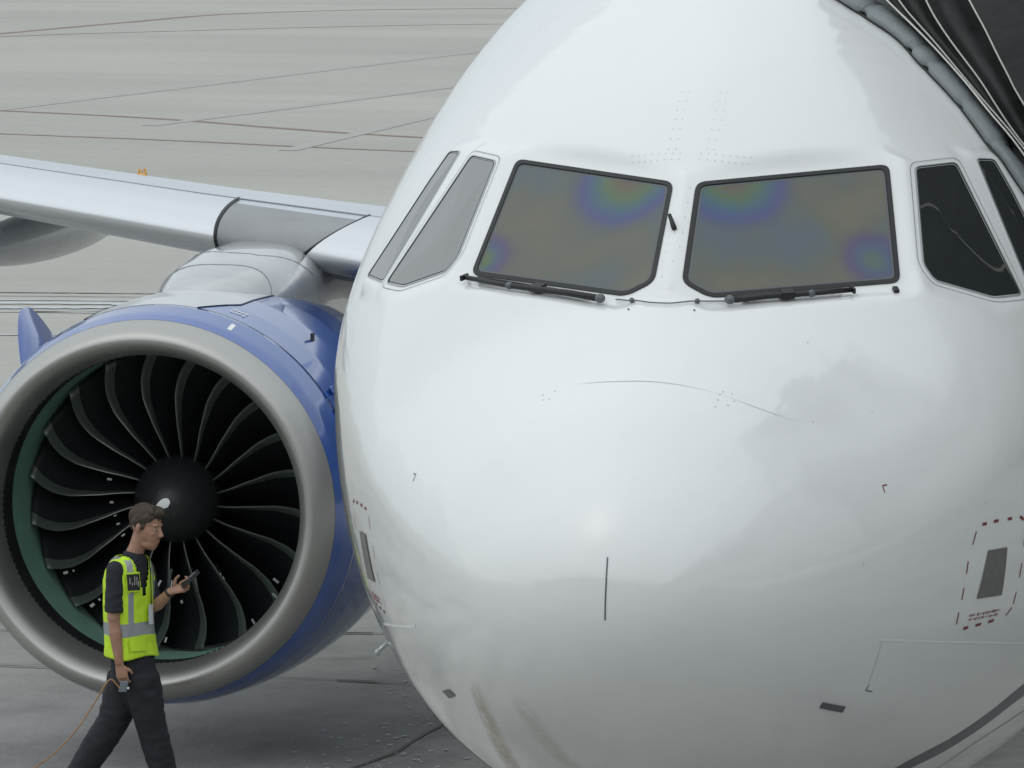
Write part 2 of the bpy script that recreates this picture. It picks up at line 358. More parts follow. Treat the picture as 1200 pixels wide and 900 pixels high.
def flatten(V):
    acc = np.zeros_like(V); ws = np.zeros(len(V))
    for f in FAC:
        r = V-f['c']; h = r@f['n']; p = np.stack([r@f['u'], r@f['v']], 1)
        d = sdist(p, f['q']); t = np.clip((.125-d)/(.125-.022), 0, 1); w_ = t*t*(3-2*t)
        w_[(np.abs(h) > .2) | (V[:, 0]*f['s'] < -.02)] = 0
        w_ = w_*np.clip(V[:, 0]*f['s']/.03+.67, 0, 1)
        acc += w_[:, None]*(-h[:, None]*f['n']); ws += w_
    k = 1/np.maximum(ws, 1)
    return V+acc*k[:, None]
NT = 420
ss = np.concatenate([np.linspace(.02, .93**.5, 74), np.sqrt(np.linspace(.93, 3.6, 150))[1:], np.sqrt(np.linspace(3.6, 9, 40))[1:]])
th = np.linspace(0, 2*math.pi, NT, endpoint=False)
rows = []
for s in ss:
    y0 = s*s; x1 = np.abs(surf(np.full(NT, y0), th)[:, 0])
    bump = math.exp(-((y0-.93)/.45)**2) if y0 < 3 else 0
    yy = np.maximum(y0+bump*(np.minimum(.33*x1**2, .33)-.06)*min(1, y0/.3), 1e-7)
    rows.append(surf(yy, th))
V = flatten(np.concatenate(rows)); NR = len(ss)
def fus(name, r0, r1, extra=None):
    vv = V[r0*NT:r1*NT]; n = r1-r0
    ff = [(i*NT+k, i*NT+(k+1) % NT, (i+1)*NT+(k+1) % NT, (i+1)*NT+k) for i in range(n-1) for k in range(NT)]
    if r0 == 0: ff.append(list(range(NT))[::-1])
    vv = [tuple(p) for p in vv]
    if extra:
        last = V[(r1-1)*NT:r1*NT]; c = np.array([0, 0, 3.85])
        for (y, k, dz) in extra:
            j = len(vv)-NT; q = last.copy(); q[:, 0] *= k; q[:, 2] = (q[:, 2]-5.95)*k+5.95+dz; q[:, 1] = y
            b = len(vv); vv += [tuple(p) for p in q]
            ff += [(j+i, j+(i+1) % NT, b+(i+1) % NT, b+i) for i in range(NT)]
        ff.append([len(vv)-NT+i for i in range(NT)])
    return mesh(name, vv, ff, M_white, plane)
CUT = 74
fus('radome', 0, CUT)
skin = fus('fuselage_skin', CUT-1, NR, [(12, 1, 0), (20, 1, 0), (28, 1, 0), (33, .95, 0), (37, .75, .0), (41, .42, .05), (44, .12, .1)])
BV = BVHTree.FromPolygons([tuple(p) for p in V], [(i*NT+k, i*NT+(k+1) % NT, (i+1)*NT+(k+1) % NT, (i+1)*NT+k) for i in range(NR-1) for k in range(NT)])
def snap(p, off=0.):
    q, n, i, d = BV.find_nearest(Vector(p))
    c = Vector((0, q.y+.6, 3.1))
    if n.dot(q-c) < 0: n = -n
    return q+n*off, n
def strip(name, pts, wd, m, off=.002, n=24, parent=plane, mb=None, taper=False):
    P = cat(pts, n); v = []
    for i, p in enumerate(P):
        t = (P[min(i+1, n-1)]-P[max(i-1, 0)]).normalized(); q, nn = snap(p); s = nn.cross(t).normalized()
        k = wd/2*(1 if not taper else max(.15, math.sin(math.pi*i/(n-1))))
        v += [snap(q+s*k, off)[0], snap(q-s*k, off)[0]]
    f = [(2*i, 2*i+1, 2*i+3, 2*i+2) for i in range(n-1)]
    if mb is not None: mb.add(v, f); return
    return mesh(name, v, f, m, parent)
def patch(name, q, m, off=.003, n=5, parent=plane):
    a, b, c, d = map(Vector, q); v = []
    for i in range(n):
        for j in range(n):
            s, t = i/(n-1), j/(n-1); v.append(snap((a*(1-s)+b*s)*(1-t)+(d*(1-s)+c*s)*t, off)[0])
    return mesh(name, v, [(i*n+j, (i+1)*n+j, (i+1)*n+j+1, i*n+j+1) for i in range(n-1) for j in range(n-1)], m, parent)
mir = lambda P: [(-x, y, z) for x, y, z in P]

# cockpit windows
def rounded(q, r, n=6):
    out_ = []; N = len(q)
    for i in range(N):
        a, b, c = map(lambda t: Vector(t), (q[i-1], q[i], q[(i+1) % N]))
        d1, d2 = (a-b), (c-b); rr = min(r, d1.length*.42, d2.length*.42); d1.normalize(); d2.normalize()
        for k in range(n+1):
            t = k/n; out_.append((b+d1*rr)*(1-t)**2+b*2*t*(1-t)+(b+d2*rr)*t*t)
    return out_
def inset(q, d):
    N = len(q); o = []
    ar = sum(q[i][0]*q[(i+1) % N][1]-q[(i+1) % N][0]*q[i][1] for i in range(N)); sg = 1 if ar > 0 else -1
    for i in range(N):
        a, b, c = Vector(q[i-1]), Vector(q[i]), Vector(q[(i+1) % N])
        e1 = (b-a).normalized(); e2 = (c-b).normalized(); n1 = Vector((-e1.y, e1.x))*sg; n2 = Vector((-e2.y, e2.x))*sg
        m_ = (n1+n2); m_ = m_/max(m_.dot(n1), .3); o.append(b+m_*d)
    return o
def ring(mb, A, B, hA, hB, f, mi=0):
    P = lambda q, h: Vector(f['c']+f['u']*q[0]+f['v']*q[1]+f['n']*h)
    N = len(A); v = [P(a, hA) for a in A]+[P(b, hB) for b in B]
    mb.add(v, [(i, (i+1) % N, N+(i+1) % N, N+i) for i in range(N)], mi)
for f in FAC:
    q = [tuple(a) for a in f['q']]; fr = f['key'] == 'front'
    rad = {'front': .05, 'side': .028, 'aft': .02}[f['key']]
    steps = ([(0, -.002), (.001, .007), (.023, .008), (.026, .002), (.036, .003)] if fr else
             [(-.013, -.004), (-.012, .004), (-.006, .005), (-.002, -.001), (.004, .003)])
    O = [rounded(inset(q, d), max(.012, rad-d*.6)) for d, h in steps]
    pane = O[-1]; hh = steps[-1][1]
    Pp = [Vector(f['c']+f['u']*a[0]+f['v']*a[1]+f['n']*(hh-.0004)) for a in pane]
    nm = 'windscreen' if fr else 'side_window'
    if fr: w_ = mesh(nm, Pp, [list(range(len(Pp)))], M_gR if f['s'] > 0 else M_gL, plane, False)
    else:                                     # stretched acrylic panes bulge a little
        cc = sum(Pp, Vector())/len(Pp); n_ = len(Pp); vv = []; fn = Vector(f['n']); kk_ = [1-.98*i_/16 for i_ in range(17)]
        for k_ in kk_: vv += [cc+(p-cc)*k_+fn*.004*(1-k_**2)**2 for p in Pp]
        w_ = mesh(nm, vv, [(a_*n_+b_, a_*n_+(b_+1) % n_, (a_+1)*n_+(b_+1) % n_, (a_+1)*n_+b_) for a_ in range(16) for b_ in range(n_)]+[[16*n_+b_ for b_ in range(n_)]], M_gs, plane)
    mb = MB()
    if fr:
        for i in range(3): ring(mb, O[i], O[i+1], steps[i][1], steps[i+1][1], f, 0)
        ring(mb, O[3], O[4], steps[3][1], steps[4][1], f, 1)
        mb.build('window_seal', [M_black, M_dk], w_)
    else:
        for i in range(2): ring(mb, O[i], O[i+1], steps[i][1], steps[i+1][1], f, 0)
        ring(mb, O[2], O[3], steps[2][1], steps[3][1], f, 1); ring(mb, O[3], O[4], steps[3][1], steps[4][1], f, 1)
        mb.build('window_seal', [M_rim, M_black], w_)
    # thin access line round the side windows
    if f['key'] == 'side':
        O2 = rounded(inset(q, -.034), .05); O3 = rounded(inset(q, -.037), .05); mb = MB(); ring(mb, O2, O3, .003, .003, f); mb.build('retainer_line', M_seam, w_)

# wipers
def wiper(s, piv, path):
    P = [snap((s*a, b, c), .03) for a, b, c in path]; pts = [p for p, n in P]; nn = P[1][1]
    w_ = MB(); w_.tube([pts[0], pts[1], pts[2], pts[3]], [.012, .013, .016, .017], 8)
    o = w_.build('wiper', M_black, plane)
    b = MB(); d = (pts[3]-pts[0]).normalized(); up = nn.cross(d).normalized(); up = up if up.z > 0 else -up
    b.box((pts[0]+pts[3])/2+up*.022-nn*.006, d*(pts[3]-pts[0]).length*.42, up*.006, nn*.012)
    b.box(pts[0]+up*.0, d*.006, up*.026, nn*.012)
    b.build('wiper_blade', M_black, o, False)
    k = MB(); k.ell(pts[3]+d*.022, d*.026, up*.024, nn*.022); k.build('wiper_pivot', M_dk, o)
    k = MB(); k.box(pts[3]*.55+pts[0]*.45+up*.012, d*.03, up*.028, nn*.016); k.build('blade_clamp', M_black, o, False)
    k = MB(); k.ell(pts[1], d*.02, up*.018, nn*.018); k.build('wiper_joint', M_dk, o)
wiper(-1, 0, [(1.045, 2.111, 4.172), (.795, 1.929, 4.148), (.49, 1.79, 4.14), (.335, 1.70, 4.130)])
wiper(1, 0, [(.83, 1.967, 4.180), (.65, 1.87, 4.163), (.46, 1.79, 4.147), (.315, 1.71, 4.130)])
t = MB(); t.tube([snap(p, .01)[0] for p in cat([(-.25, 1.697, 4.136), (-.161, 1.655, 4.127), (-.072, 1.61, 4.112), (.022, 1.6, 4.108), (.087, 1.62, 4.116), (.16, 1.66, 4.129), (.272, 1.706, 4.138)], 24)], .0035, 6)
for p in ((-.161, 1.655, 4.127), (.15, 1.655, 4.127)): q, n = snap(p, .01); t.ell(q, (.013, 0, 0), (0, .013, 0), (0, 0, .013)); q, n = snap((p[0], p[1]-.08, p[2]-.035), .002); t.ell(q, (.005, 0, 0), (0, .005, 0), (0, 0, .005))
t.build('rain_repellent_line', M_dk, plane)
q0, n0 = snap((-.022, 1.985, 4.475), .035); q1, n1 = snap((-.004, 1.945, 4.42), .015)
t = MB(); t.tube([q0, q1, q1-n1*.03], [.009, .013, .013], 8); t.build('icing_probe', M_black, plane)
for s in (1, -1):
    q, n = snap((s*1.015, 2.09, 4.174), .004); t = MB(); u_ = Vector((s*.9, .42, 0)).normalized()
    if s > 0: t.box(q+n*.006, u_*.012, n.cross(u_)*.02, n*.008); t.build('drain_cover', M_black, plane, False)

# rivets and fasteners
rv = MB()
def dot(p, r=.0035, m=None):
    q, n = snap(p, .0012); a = n.orthogonal().normalized(); b = n.cross(a)
    (m or rv).add([q+a*r*math.cos(k*math.pi/4)+b*r*math.sin(k*math.pi/4) for k in range(8)], [tuple(range(8))])
for i in range(8): dot((0, 2.25-.065*i, 4.62-.065*i)); dot((-.02, 2.02-.03*i, 4.5-.04*i), .0025)
for s in (-1, 1):
    for i in range(7): dot((s*.075, 2.32+.06*i, 4.80+.04*i)); dot((s*.11, 2.32+.06*i, 4.80+.04*i))
    for i in range(8): dot((s*(.05+.035*i), 2.27, 4.745)); dot((s*(.05+.035*i), 2.30, 4.775))
for p in [(.36, 1.0, 3.69), (.39, 1.02, 3.67), (.35, .97, 3.68), (.40, .98, 3.63), (.34, .93, 3.64), (.38, .93, 3.61), (.33, .88, 3.6), (-.42, .96, 3.70), (-.36, .95, 3.71), (-.40, .92, 3.66), (-.37, .9, 3.67), (.96, 1.5, 3.6), (.76, 1.15, 3.6), (.69, 1.6, 3.98), (1.28, 1.95, 3.2), (.8, 1.1, 3.0)]: dot(p, .005)
for i in range(40):
    a = i/39; dot((-.80+.17*a, .62+.9*a, 2.36-.42*a), .004); dot((-.70+.12*a, .60+.85*a, 2.42-.45*a), .004)
o = rv.build('rivets', mat('painted_fastener', (.50, .52, .53), .5), plane); o['kind'] = 'stuff'
# nose seams and bonding strip
strip('radome_seam', [(-.3, .928, 3.795), (-.174, .886, 3.812), (-.032, .862, 3.821), (.18, .888, 3.812), (.406, .94, 3.758)], .0045, M_seam2, .0016, 40, taper=True)
strip('radome_seam', [(.406, .94, 3.758), (.557, .981, 3.696), (.72, 1.07, 3.62)], .003, M_seam2, .0016, 30, taper=True)
strip('lightning_strip', [(.040, .028, 3.104), (.037, .012, 2.96), (.033, .011, 2.825)], .0065, M_dk, .003, 14)
for s in (1, -1):
    a = lambda P: [(s*x, y, z) for x, y, z in P]
    patch('static_port_plate', a([(1.476, 1.92, 2.971), (1.535, 2.093, 2.971), (1.505, 2.14, 2.742), (1.43, 1.905, 2.745)]), M_panel, .004)
    mb = MB()
    for P in ([(1.452, 1.85, 3.10), (1.470, 1.885, 3.10)], [(1.493, 1.945, 3.105), (1.512, 1.985, 3.105)], [(1.537, 2.07, 3.105), (1.553, 2.105, 3.105)], [(1.578, 2.18, 3.108), (1.590, 2.22, 3.09)],
              [(1.395, 1.86, 2.60), (1.412, 1.90, 2.603)], [(1.428, 1.97, 2.608), (1.443, 2.02, 2.612)], [(1.463, 2.09, 2.615), (1.478, 2.14, 2.62)]):
        strip('warning_dash', a(P), .014, M_redmark, .0025, 4)
    for P in ([(1.440, 1.80, 3.07), (1.425, 1.78, 3.01)], [(1.408, 1.76, 2.935), (1.402, 1.762, 2.875)], [(1.393, 1.765, 2.81), (1.388, 1.768, 2.75)], [(1.380, 1.77, 2.69), (1.375, 1.78, 2.63)],
              [(1.595, 2.25, 3.03), (1.592, 2.255, 2.96)], [(1.580, 2.27, 2.88), (1.574, 2.277, 2.81)], [(1.560, 2.285, 2.74), (1.552, 2.29, 2.68)], [(1.52, 2.25, 2.63), (1.545, 2.29, 2.665)]):
        strip('warning_dash', a(P), .008, M_redmark, .0025, 5)
    tx = MB()
    for j in range(2):
        for i in range(22):
            if random.random() < .15: continue
            x0 = 1.425+.0045*i; y0 = 1.885+.0125*i; z0 = 2.660-.022*j
            h = random.choice((.007, .004)); p0, n_ = snap((s*x0, y0, z0), .002); t_ = Vector((s*.34, .94, 0)).normalized(); u_ = n_.cross(t_).normalized()
            for dx in random.sample((-.004, 0, .004), 2): tx.box(p0+t_*dx, t_*.0012, u_*h, n_*.0006)
    o = tx.build('notice_lettering', mat('faded_red_lettering', (.34, .16, .17), .5), plane, False); o['kind'] = 'stuff'
    strip('limit_line', a([(1.075, 1.18, 2.634), (1.257, 1.617, 2.577), (1.429, 2.113, 2.518), (1.557, 2.659, 2.465), (1.66, 3.3, 2.43)]) if s > 0 else a([(1.07, 1.16, 2.637), (1.15, 1.36, 2.61), (1.234, 1.573, 2.587), (1.42, 2.1, 2.53)]), .012, M_whmark, .0025, 30)
    mb = MB()
    strip('', a([(1.076, 1.263, 3.317), (1.061, 1.234, 3.316)]), .006, None, .002, 3, mb=mb); strip('', a([(1.061, 1.234, 3.316), (1.070, 1.228, 3.285)]), .006, None, .002, 3, mb=mb)
    mb.build('jacking_mark', M_redmark if s > 0 else M_dk, plane)
    strip('cowl_stripe', a([(.60, 2.10, 1.72), (.998, 2.284, 1.888), (1.2, 2.55, 1.985), (1.346, 2.766, 2.084), (1.517, 2.995, 2.184), (1.70, 3.45, 2.30)]), .125, M_dk, .0022, 40)
    strip('belly_seam', a([(.8, 2.7, 1.70), (1.075, 2.804, 1.819), (1.283, 2.938, 1.936), (1.483, 3.269, 2.023), (1.65, 3.7, 2.1)]), .008, M_seam, .0022, 40)
patch('drain_plate', [(-.965, 1.255, 2.325), (-.905, 1.09, 2.352), (-.868, 1.045, 2.322), (-.930, 1.21, 2.292)], M_panel, .004)
patch('drain_plate', [(.862, .995, 2.352), (.930, 1.194, 2.316), (.913, 1.204, 2.286), (.848, 1.003, 2.322)], M_dk, .004)
mb = MB(); strip('', [(1.02, 1.269, 2.415), (1.005, 1.27, 2.387)], .006, None, .002, 3, mb=mb); strip('', [(1.005, 1.27, 2.387), (1.022, 1.33, 2.377)], .006, None, .002, 3, mb=mb)
mb.build('jacking_mark', M_dk, plane)
strip('access_line', [(1.082, 1.212, 2.616), (1.035, 1.246, 2.461), (1.01, 1.26, 2.42)], .002, M_seam, .0018, 12)
# soft-edged pale tan bands on the lower nose
def tan_band_mat():
    m = mat('pale_tan', (.60, .53, .43), .5, coat=.5); n = m.node_tree.nodes; l = m.node_tree.links; b = n['Principled BSDF']
    at_ = n.new('ShaderNodeAttribute'); at_.attribute_name = 'fade'
    t_ = n.new('ShaderNodeTexNoise'); t_.inputs['Scale'].default_value = 14; t_.inputs['Detail'].default_value = 6
    tc = n.new('ShaderNodeTexCoord'); l.new(tc.outputs['Object'], t_.inputs['Vector'])
    r_ = n.new('ShaderNodeMapRange'); r_.inputs[1].default_value = .25; r_.inputs[2].default_value = .5; l.new(t_.outputs[0], r_.inputs[0])
    q_ = n.new('ShaderNodeMath'); q_.operation = 'MULTIPLY'; l.new(at_.outputs['Fac'], q_.inputs[0]); l.new(r_.outputs[0], q_.inputs[1]); l.new(q_.outputs[0], b.inputs['Alpha'])
    return m
M_tan_band = tan_band_mat()
def add_tan_band(path, wd, k):
    P = cat(path, 30); v = []; c = []
    for i, p in enumerate(P):
        t_ = (P[min(i+1, 29)]-P[max(i-1, 0)]).normalized(); q, nn = snap(p); s_ = nn.cross(t_).normalized()
        for j in range(7): u_ = j/3-1; v.append(snap(q+s_*u_*wd/2, .0015)[0]); c.append(k*max(0, 1-u_**2)*min(1, i/8))
    o = mesh('tan_band', v, [(i*7+j, i*7+j+1, (i+1)*7+j+1, (i+1)*7+j) for i in range(29) for j in range(6)], M_tan_band, plane)
    a_ = o.data.attributes.new('fade', 'FLOAT', 'POINT'); a_.data.foreach_set('value', c)
add_tan_band([(-.695, .60, 2.44), (-.69, .78, 2.295), (-.67, 1.006, 2.15), (-.65, 1.5, 1.96), (-.55, 2.0, 1.80)], .17, .5)
add_tan_band([(-.42, .40, 2.46), (-.40, .52, 2.32), (-.34, .7, 2.18), (-.25, .95, 2.04)], .16, .22)
# angle-of-attack vane on the starboard flank
q, n = snap((-1.62, 3.0, 2.32), 0.); t = MB(); t.tube([q-n*.01, q+n*.035+Vector((0, -.01, -.012)), q+n*.055+Vector((0, -.02, -.02))], [.013, .011, .011], 8)
t.ell(q+n*.058+Vector((0, -.02, -.024)), (.013, 0, 0), (0, .013, 0), (0, 0, .018)); t.build('pitot_probe', M_rim, plane)
# port entry door outline hidden by the bridge, fin
v = [(sx, y, z) for y, z in ((36, 5.6), (41.5, 11.8), (43.6, 11.8), (43, 5.4)) for sx in (-.12, .12)]
mesh('tail_fin', v, [(0, 2, 4, 6), (1, 7, 5, 3), (0, 1, 3, 2), (2, 3, 5, 4), (4, 5, 7, 6), (6, 7, 1, 0)], M_blue, plane, False)

# ------------------------------------------------------------------ wing
def yle(a): return 17.3+.53*(a-5.6)
def yte(a): return 22.3 if a < 6.4 else 22.3+.27*(a-6.4)
def zle(a): return 3.29+.100*(a-5.6)
NAF = 60
def af(a, t):        # t in 0..1: upper TE -> LE -> lower TE ; returns (y, z)
    ph = t*2*math.pi; xc = (1+math.cos(ph))/2; c = yte(a)-yle(a); th_ = .112 if a < 6.5 else .112-.004*min(1, (a-6.5)/2)
    yt = 5*th_*(.2969*math.sqrt(max(xc, 0))-.126*xc-.3516*xc**2+.2843*xc**3-.1036*xc**4)
    cam_ = .018*math.sin(math.pi*min(1, xc))*(1 if xc < 1 else 0)
    z = (cam_+yt if ph < math.pi else cam_-yt*.85)
    return yle(a)+xc*c, zle(a)+z*c-WTW*xc*c
WTW = .072
def wing_piece(name, a0, a1, t0, t1, m, off=0., na=10, nt_=30, slant=0.):
    v = []
    for i in range(na+1):
        for j in range(nt_+1):
            a = a0+(a1+slant*(j/nt_)**1.3-a0)*i/na
            t_ = t0+(t1-t0)*j/nt_; y, z = af(a, t_)
            if off:
                y2, z2 = af(a, t_+.004); y1, z1 = af(a, t_-.004); d = Vector((0, y2-y1, z2-z1)).normalized(); nrm = Vector((0, -d.z, d.y))
                cy = yle(a)+.3*(yte(a)-yle(a))
                if nrm.dot(Vector((0, y-cy, z-zle(a)))) < 0: nrm = -nrm
                e = off*(1 if 0 < j < nt_ else -.4); y += nrm.y*e; z += nrm.z*e
            v.append((-a, y, z))
    n1 = nt_+1
    return mesh(name, v, [(i*n1+j, i*n1+j+1, (i+1)*n1+j+1, (i+1)*n1+j) for i in range(na) for j in range(nt_)], m, plane)
wing_piece('wing', 1.7, 17.0, 0, 1, M_wing, 0, 40, 120)
SL0, SL1 = .375, .555
wing_piece('slat', 6.12, 10.2, SL0, SL1, M_slat, .014, 14, 40); wing_piece('slat', 10.24, 16.6, SL0, SL1, M_slat, .014, 14, 40)
wing_piece('slat', 1.9, 5.02, SL0, SL1, M_slat, .018, 8, 40, .50)
wing_piece('fixed_leading_edge', 4.9, 6.09, .388, .60, M_nose, .006, 6, 40)
for a, sl_ in ((6.105, 0), (5.035, .50)):
    mb = MB(); P = [Vector((-a-sl_*(j/30)**1.3, *af(a+sl_*(j/30)**1.3, SL0+(SL1-SL0)*j/30))) for j in range(31)]; cc = Vector((0, .02, 0))
    mb.tube([p+(p-Vector((-a, yle(a)+.8, zle(a)))).normalized()*.012 for p in P], .011, 6); mb.build('slat_edge_gap', M_black, plane)
mb = MB(); mb.tube([Vector((-a, *af(a, SL0-.002)))+Vector((0, 0, .003)) for a in np.linspace(2, 16.5, 40)], .007, 5); mb.build('slat_trailing_gap', M_seam, plane)
for pos, rr in (((-8.50, 21.7, 3.06), (.20, 2.2, .20)), ((-12.6, 23.2, 3.4), (.2, 1.6, .28))):
    mb = MB(); mb.ell(pos, (rr[0], 0, 0), (0, rr[1], 0), (0, 0, rr[2]), 0, 28, 20); mb.build('flap_track_fairing', M_grey, plane)
# yellow rope fitting on the wing
a = 7.22; y, z = af(a, .29); mb = MB(); mb.tube([(-a-.03, y, z-.01), (-a-.02, y, z+.045), (-a+.0, y, z+.02), (-a+.02, y, z+.05), (-a+.035, y, z-.01)], .008, 6); mb.ell((-a, y, z), (.04, 0, 0), (0, .04, 0), (0, 0, .012))
mb.build('escape_rope_fitting', mat('yellow_fitting', (.75, .36, .03), .5), plane)

# ------------------------------------------------------------------ engine (part of the airliner; its pieces are sub-parts)
EC = (-5.73, 0, 1.737); YJ = 14.62
def nac_r(y): return float(np.interp(y, [14.23, 14.35, 14.6, 15., 15.5, 16., 16.6, 17.2, 17.8, 18.3], [1.265, 1.302, 1.338, 1.362, 1.372, 1.366, 1.33, 1.27, 1.18, 1.08]))
ys = list(np.linspace(YJ+.012, 18.3, 120))
def blue_or_grey(i, k):
    a_ = (k+.5)/480*2*math.pi; a_ = a_-2*math.pi if a_ > math.pi else a_
    y = ys[i]; return 1 if (-.42 < a_ < .16+.13*min(1, (y-YJ)/.5)) else 0
eng = lathe('engine', [(nac_r(y), y) for y in ys]+[(1.04, 18.3), (1.05, 17.6)], EC, [M_blue, M_grey], plane, 480, mi=lambda i, k: blue_or_grey(min(i, 119), k))
yi = list(np.linspace(14.235, YJ, 12)); lathe('inlet_cowl', [(nac_r(y), y) for y in yi]+[(1.33, YJ+.004), (1.33, YJ+.03)], EC, M_blue, eng, 160)
lp = cat([(1.030, 14.34, 0), (1.035, 14.22, 0), (1.065, 14.09, 0), (1.115, 14.015, 0), (1.155, 14.0, 0), (1.20, 14.03, 0), (1.24, 14.11, 0), (1.2655, 14.235, 0)], 30)
lathe('inlet_lip', [(p.x, p.y) for p in lp], EC, M_lip, eng, 160)
lathe('inlet_liner', [(1.030, 14.335), (1.036, 14.36), (1.036, 14.60)], EC, M_liner, eng, 160)
lathe('abradable_ring', [(1.036, 14.60), (1.040, 14.62), (1.040, 15.16), (1.036, 15.2)], EC, M_green, eng, 128)
lathe('fan_case', [(1.036, 15.2), (1.02, 16.0), (1.02, 17.6), (1.04, 18.29)], EC, M_liner, eng, 96)
teeth = MB()
for k in range(150):
    a_ = 2*math.pi*k/150; c_ = Vector((EC[0]+1.027*math.sin(a_), 14.345, EC[2]+1.027*math.cos(a_))); rr = Vector((math.sin(a_), 0, math.cos(a_))); tt = Vector((math.cos(a_), 0, -math.sin(a_)))
    teeth.box(c_, tt*.009, Vector((0, .008, 0)), rr*.006)
o = teeth.build('lip_fasteners', M_black, eng, False); o['kind'] = 'stuff'
sp_ = [(0.001, 14.64), (.05, 14.652), (.11, 14.69), (.18, 14.76), (.24, 14.85), (.28, 14.94), (.297, 15.02), (.30, 15.30)]
lathe('spinner', [(p.x, p.y) for p in cat([(a_, b_, 0) for a_, b_ in sp_], 26)], EC, M_spin, eng, 80)
mb = MB()                                     # white comma on the spinner
def spin_pt(x, z, off=.004):
    r_ = math.hypot(x, z); yv = float(np.interp(r_, [p[0] for p in sp_], [p[1] for p in sp_])); return Vector((EC[0]+x, yv-off, EC[2]+z))
cp = cat([(-.075, -.055, 0), (-.045, -.025, 0), (-.01, .0, 0), (.02, .012, 0), (.04, .013, 0)], 16); wv = [.004, .009, .013, .017, .021, .024, .027, .029, .031, .032, .032, .031, .028, .023, .015, .004]
vv = []
for i, p in enumerate(cp):
    t_ = (cp[min(i+1, 15)]-cp[max(i-1, 0)]).normalized(); s_ = Vector((-t_.y, t_.x, 0))
    for u_ in (-1, -.5, 0, .5, 1): q = p+s_*wv[i]*u_; vv.append(spin_pt(q.x, q.y, .006))
mb.add(vv, [(i*5+j, i*5+j+1, (i+1)*5+j+1, (i+1)*5+j) for i in range(15) for j in range(4)])
mb.build('spinner_mark', M_whmark, eng)
mb = MB()
for a_ in (-.5, .35, 1.4, 2.4, 3.6, 4.7): p = spin_pt(.085*math.sin(a_), .085*math.cos(a_), .0); mb.ell(p, (.005, 0, 0), (0, .004, 0), (0, 0, .005), nu=8, nv=5)
mb.build('spinner_bolts', M_vane, eng)['kind'] = 'stuff'
# fan blades
offr = [.27, .317, .50, .70, .83, .93, 1.02]; offd = [-10, -11.3, -15.1, -16.9, -16.0, -13.6, -10.5]
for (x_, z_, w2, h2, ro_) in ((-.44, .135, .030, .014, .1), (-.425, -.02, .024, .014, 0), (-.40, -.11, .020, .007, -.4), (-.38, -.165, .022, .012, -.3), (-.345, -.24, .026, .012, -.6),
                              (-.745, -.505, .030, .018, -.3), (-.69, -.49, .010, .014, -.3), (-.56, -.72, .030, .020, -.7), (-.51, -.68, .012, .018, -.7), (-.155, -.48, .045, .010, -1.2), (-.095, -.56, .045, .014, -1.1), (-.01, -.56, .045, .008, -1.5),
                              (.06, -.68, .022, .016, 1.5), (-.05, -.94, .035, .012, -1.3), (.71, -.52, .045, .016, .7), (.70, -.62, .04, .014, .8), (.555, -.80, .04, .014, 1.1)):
    mb = MB(); c2_ = Vector((EC[0]+x_, 14.885, EC[2]+z_)); mb.box(c2_, Vector((math.cos(ro_), .2, -math.sin(ro_)))*w2*.5*(-1 if False else 1), Vector((0, .004, 0)), Vector((math.sin(ro_), 0, math.cos(ro_)))*h2*.5); mb.build('glint_tape_plate', M_glint_tape, eng, False)  # pale plates model light glints through the fan as well as edge tape
def blade_mesh():
    v = []; f = []; mi = []; NRb, NC = 18, 12
    cs = [0, .02, .07, .15, .165, .25, .4, .55, .7, .85, .95, 1.]
    for side in (0, 1):
        for i in range(NRb):
            r = .27+(1.022-.27)*i/(NRb-1); u_ = (r-.27)/.75
            be = math.radians(18+44*u_**.85); chd = .30+.17*math.sin(min(1, u_*1.05)*math.pi/2)
            a0_ = math.radians(float(np.interp(r, offr, offd))); y0_ = 14.97-.10*math.sin(math.pi*u_)+.0*u_
            for j_, c_ in enumerate(cs):
                if 0 < j_ < 5: c_ *= .45+.75*u_
                cb = .045*chd*math.sin(math.pi*c_)*(1-.5*u_); s_ = c_*chd
                tang = s_*math.sin(be)-cb*math.cos(be); ax = s_*math.cos(be)+cb*math.sin(be)
                thk = (.011-.006*u_)*math.sqrt(max(0, math.sin(math.pi*min(1, c_*.9+.1 if c_ > 0 else .0)))) if 0 < c_ < 1 else 0
                sg = 1 if side else -1; tang += sg*thk*math.cos(be); ax -= sg*thk*math.sin(be)
                an = a0_+tang/r; v.append((r*math.sin(an), y0_+ax, r*math.cos(an)))
    for side in (0, 1):
        b0 = side*NRb*NC
        for i in range(NRb-1):
            for j in range(NC-1):
                q = (b0+i*NC+j, b0+i*NC+j+1, b0+(i+1)*NC+j+1, b0+(i+1)*NC+j); f.append(q if side else q[::-1]); mi.append(1 if j < 3 else 0)
    for j in range(NC-1): i = NRb-1; f.append((i*NC+j, i*NC+j+1, NRb*NC+i*NC+j+1, NRb*NC+i*NC+j)); mi.append(0)
    return v, f, mi
bv, bf, bmi = blade_mesh()
b0 = mesh('fan_blade', bv, bf, [M_blade, M_le], eng, True, bmi); b0.location = (EC[0], 0, EC[2])
for k in range(1, 20):
    c_ = b0.copy(); COL.objects.link(c_); c_.parent = eng; c_.rotation_euler = (0, math.radians(18*k), 0)
b0.rotation_euler = (0, 0, 0)
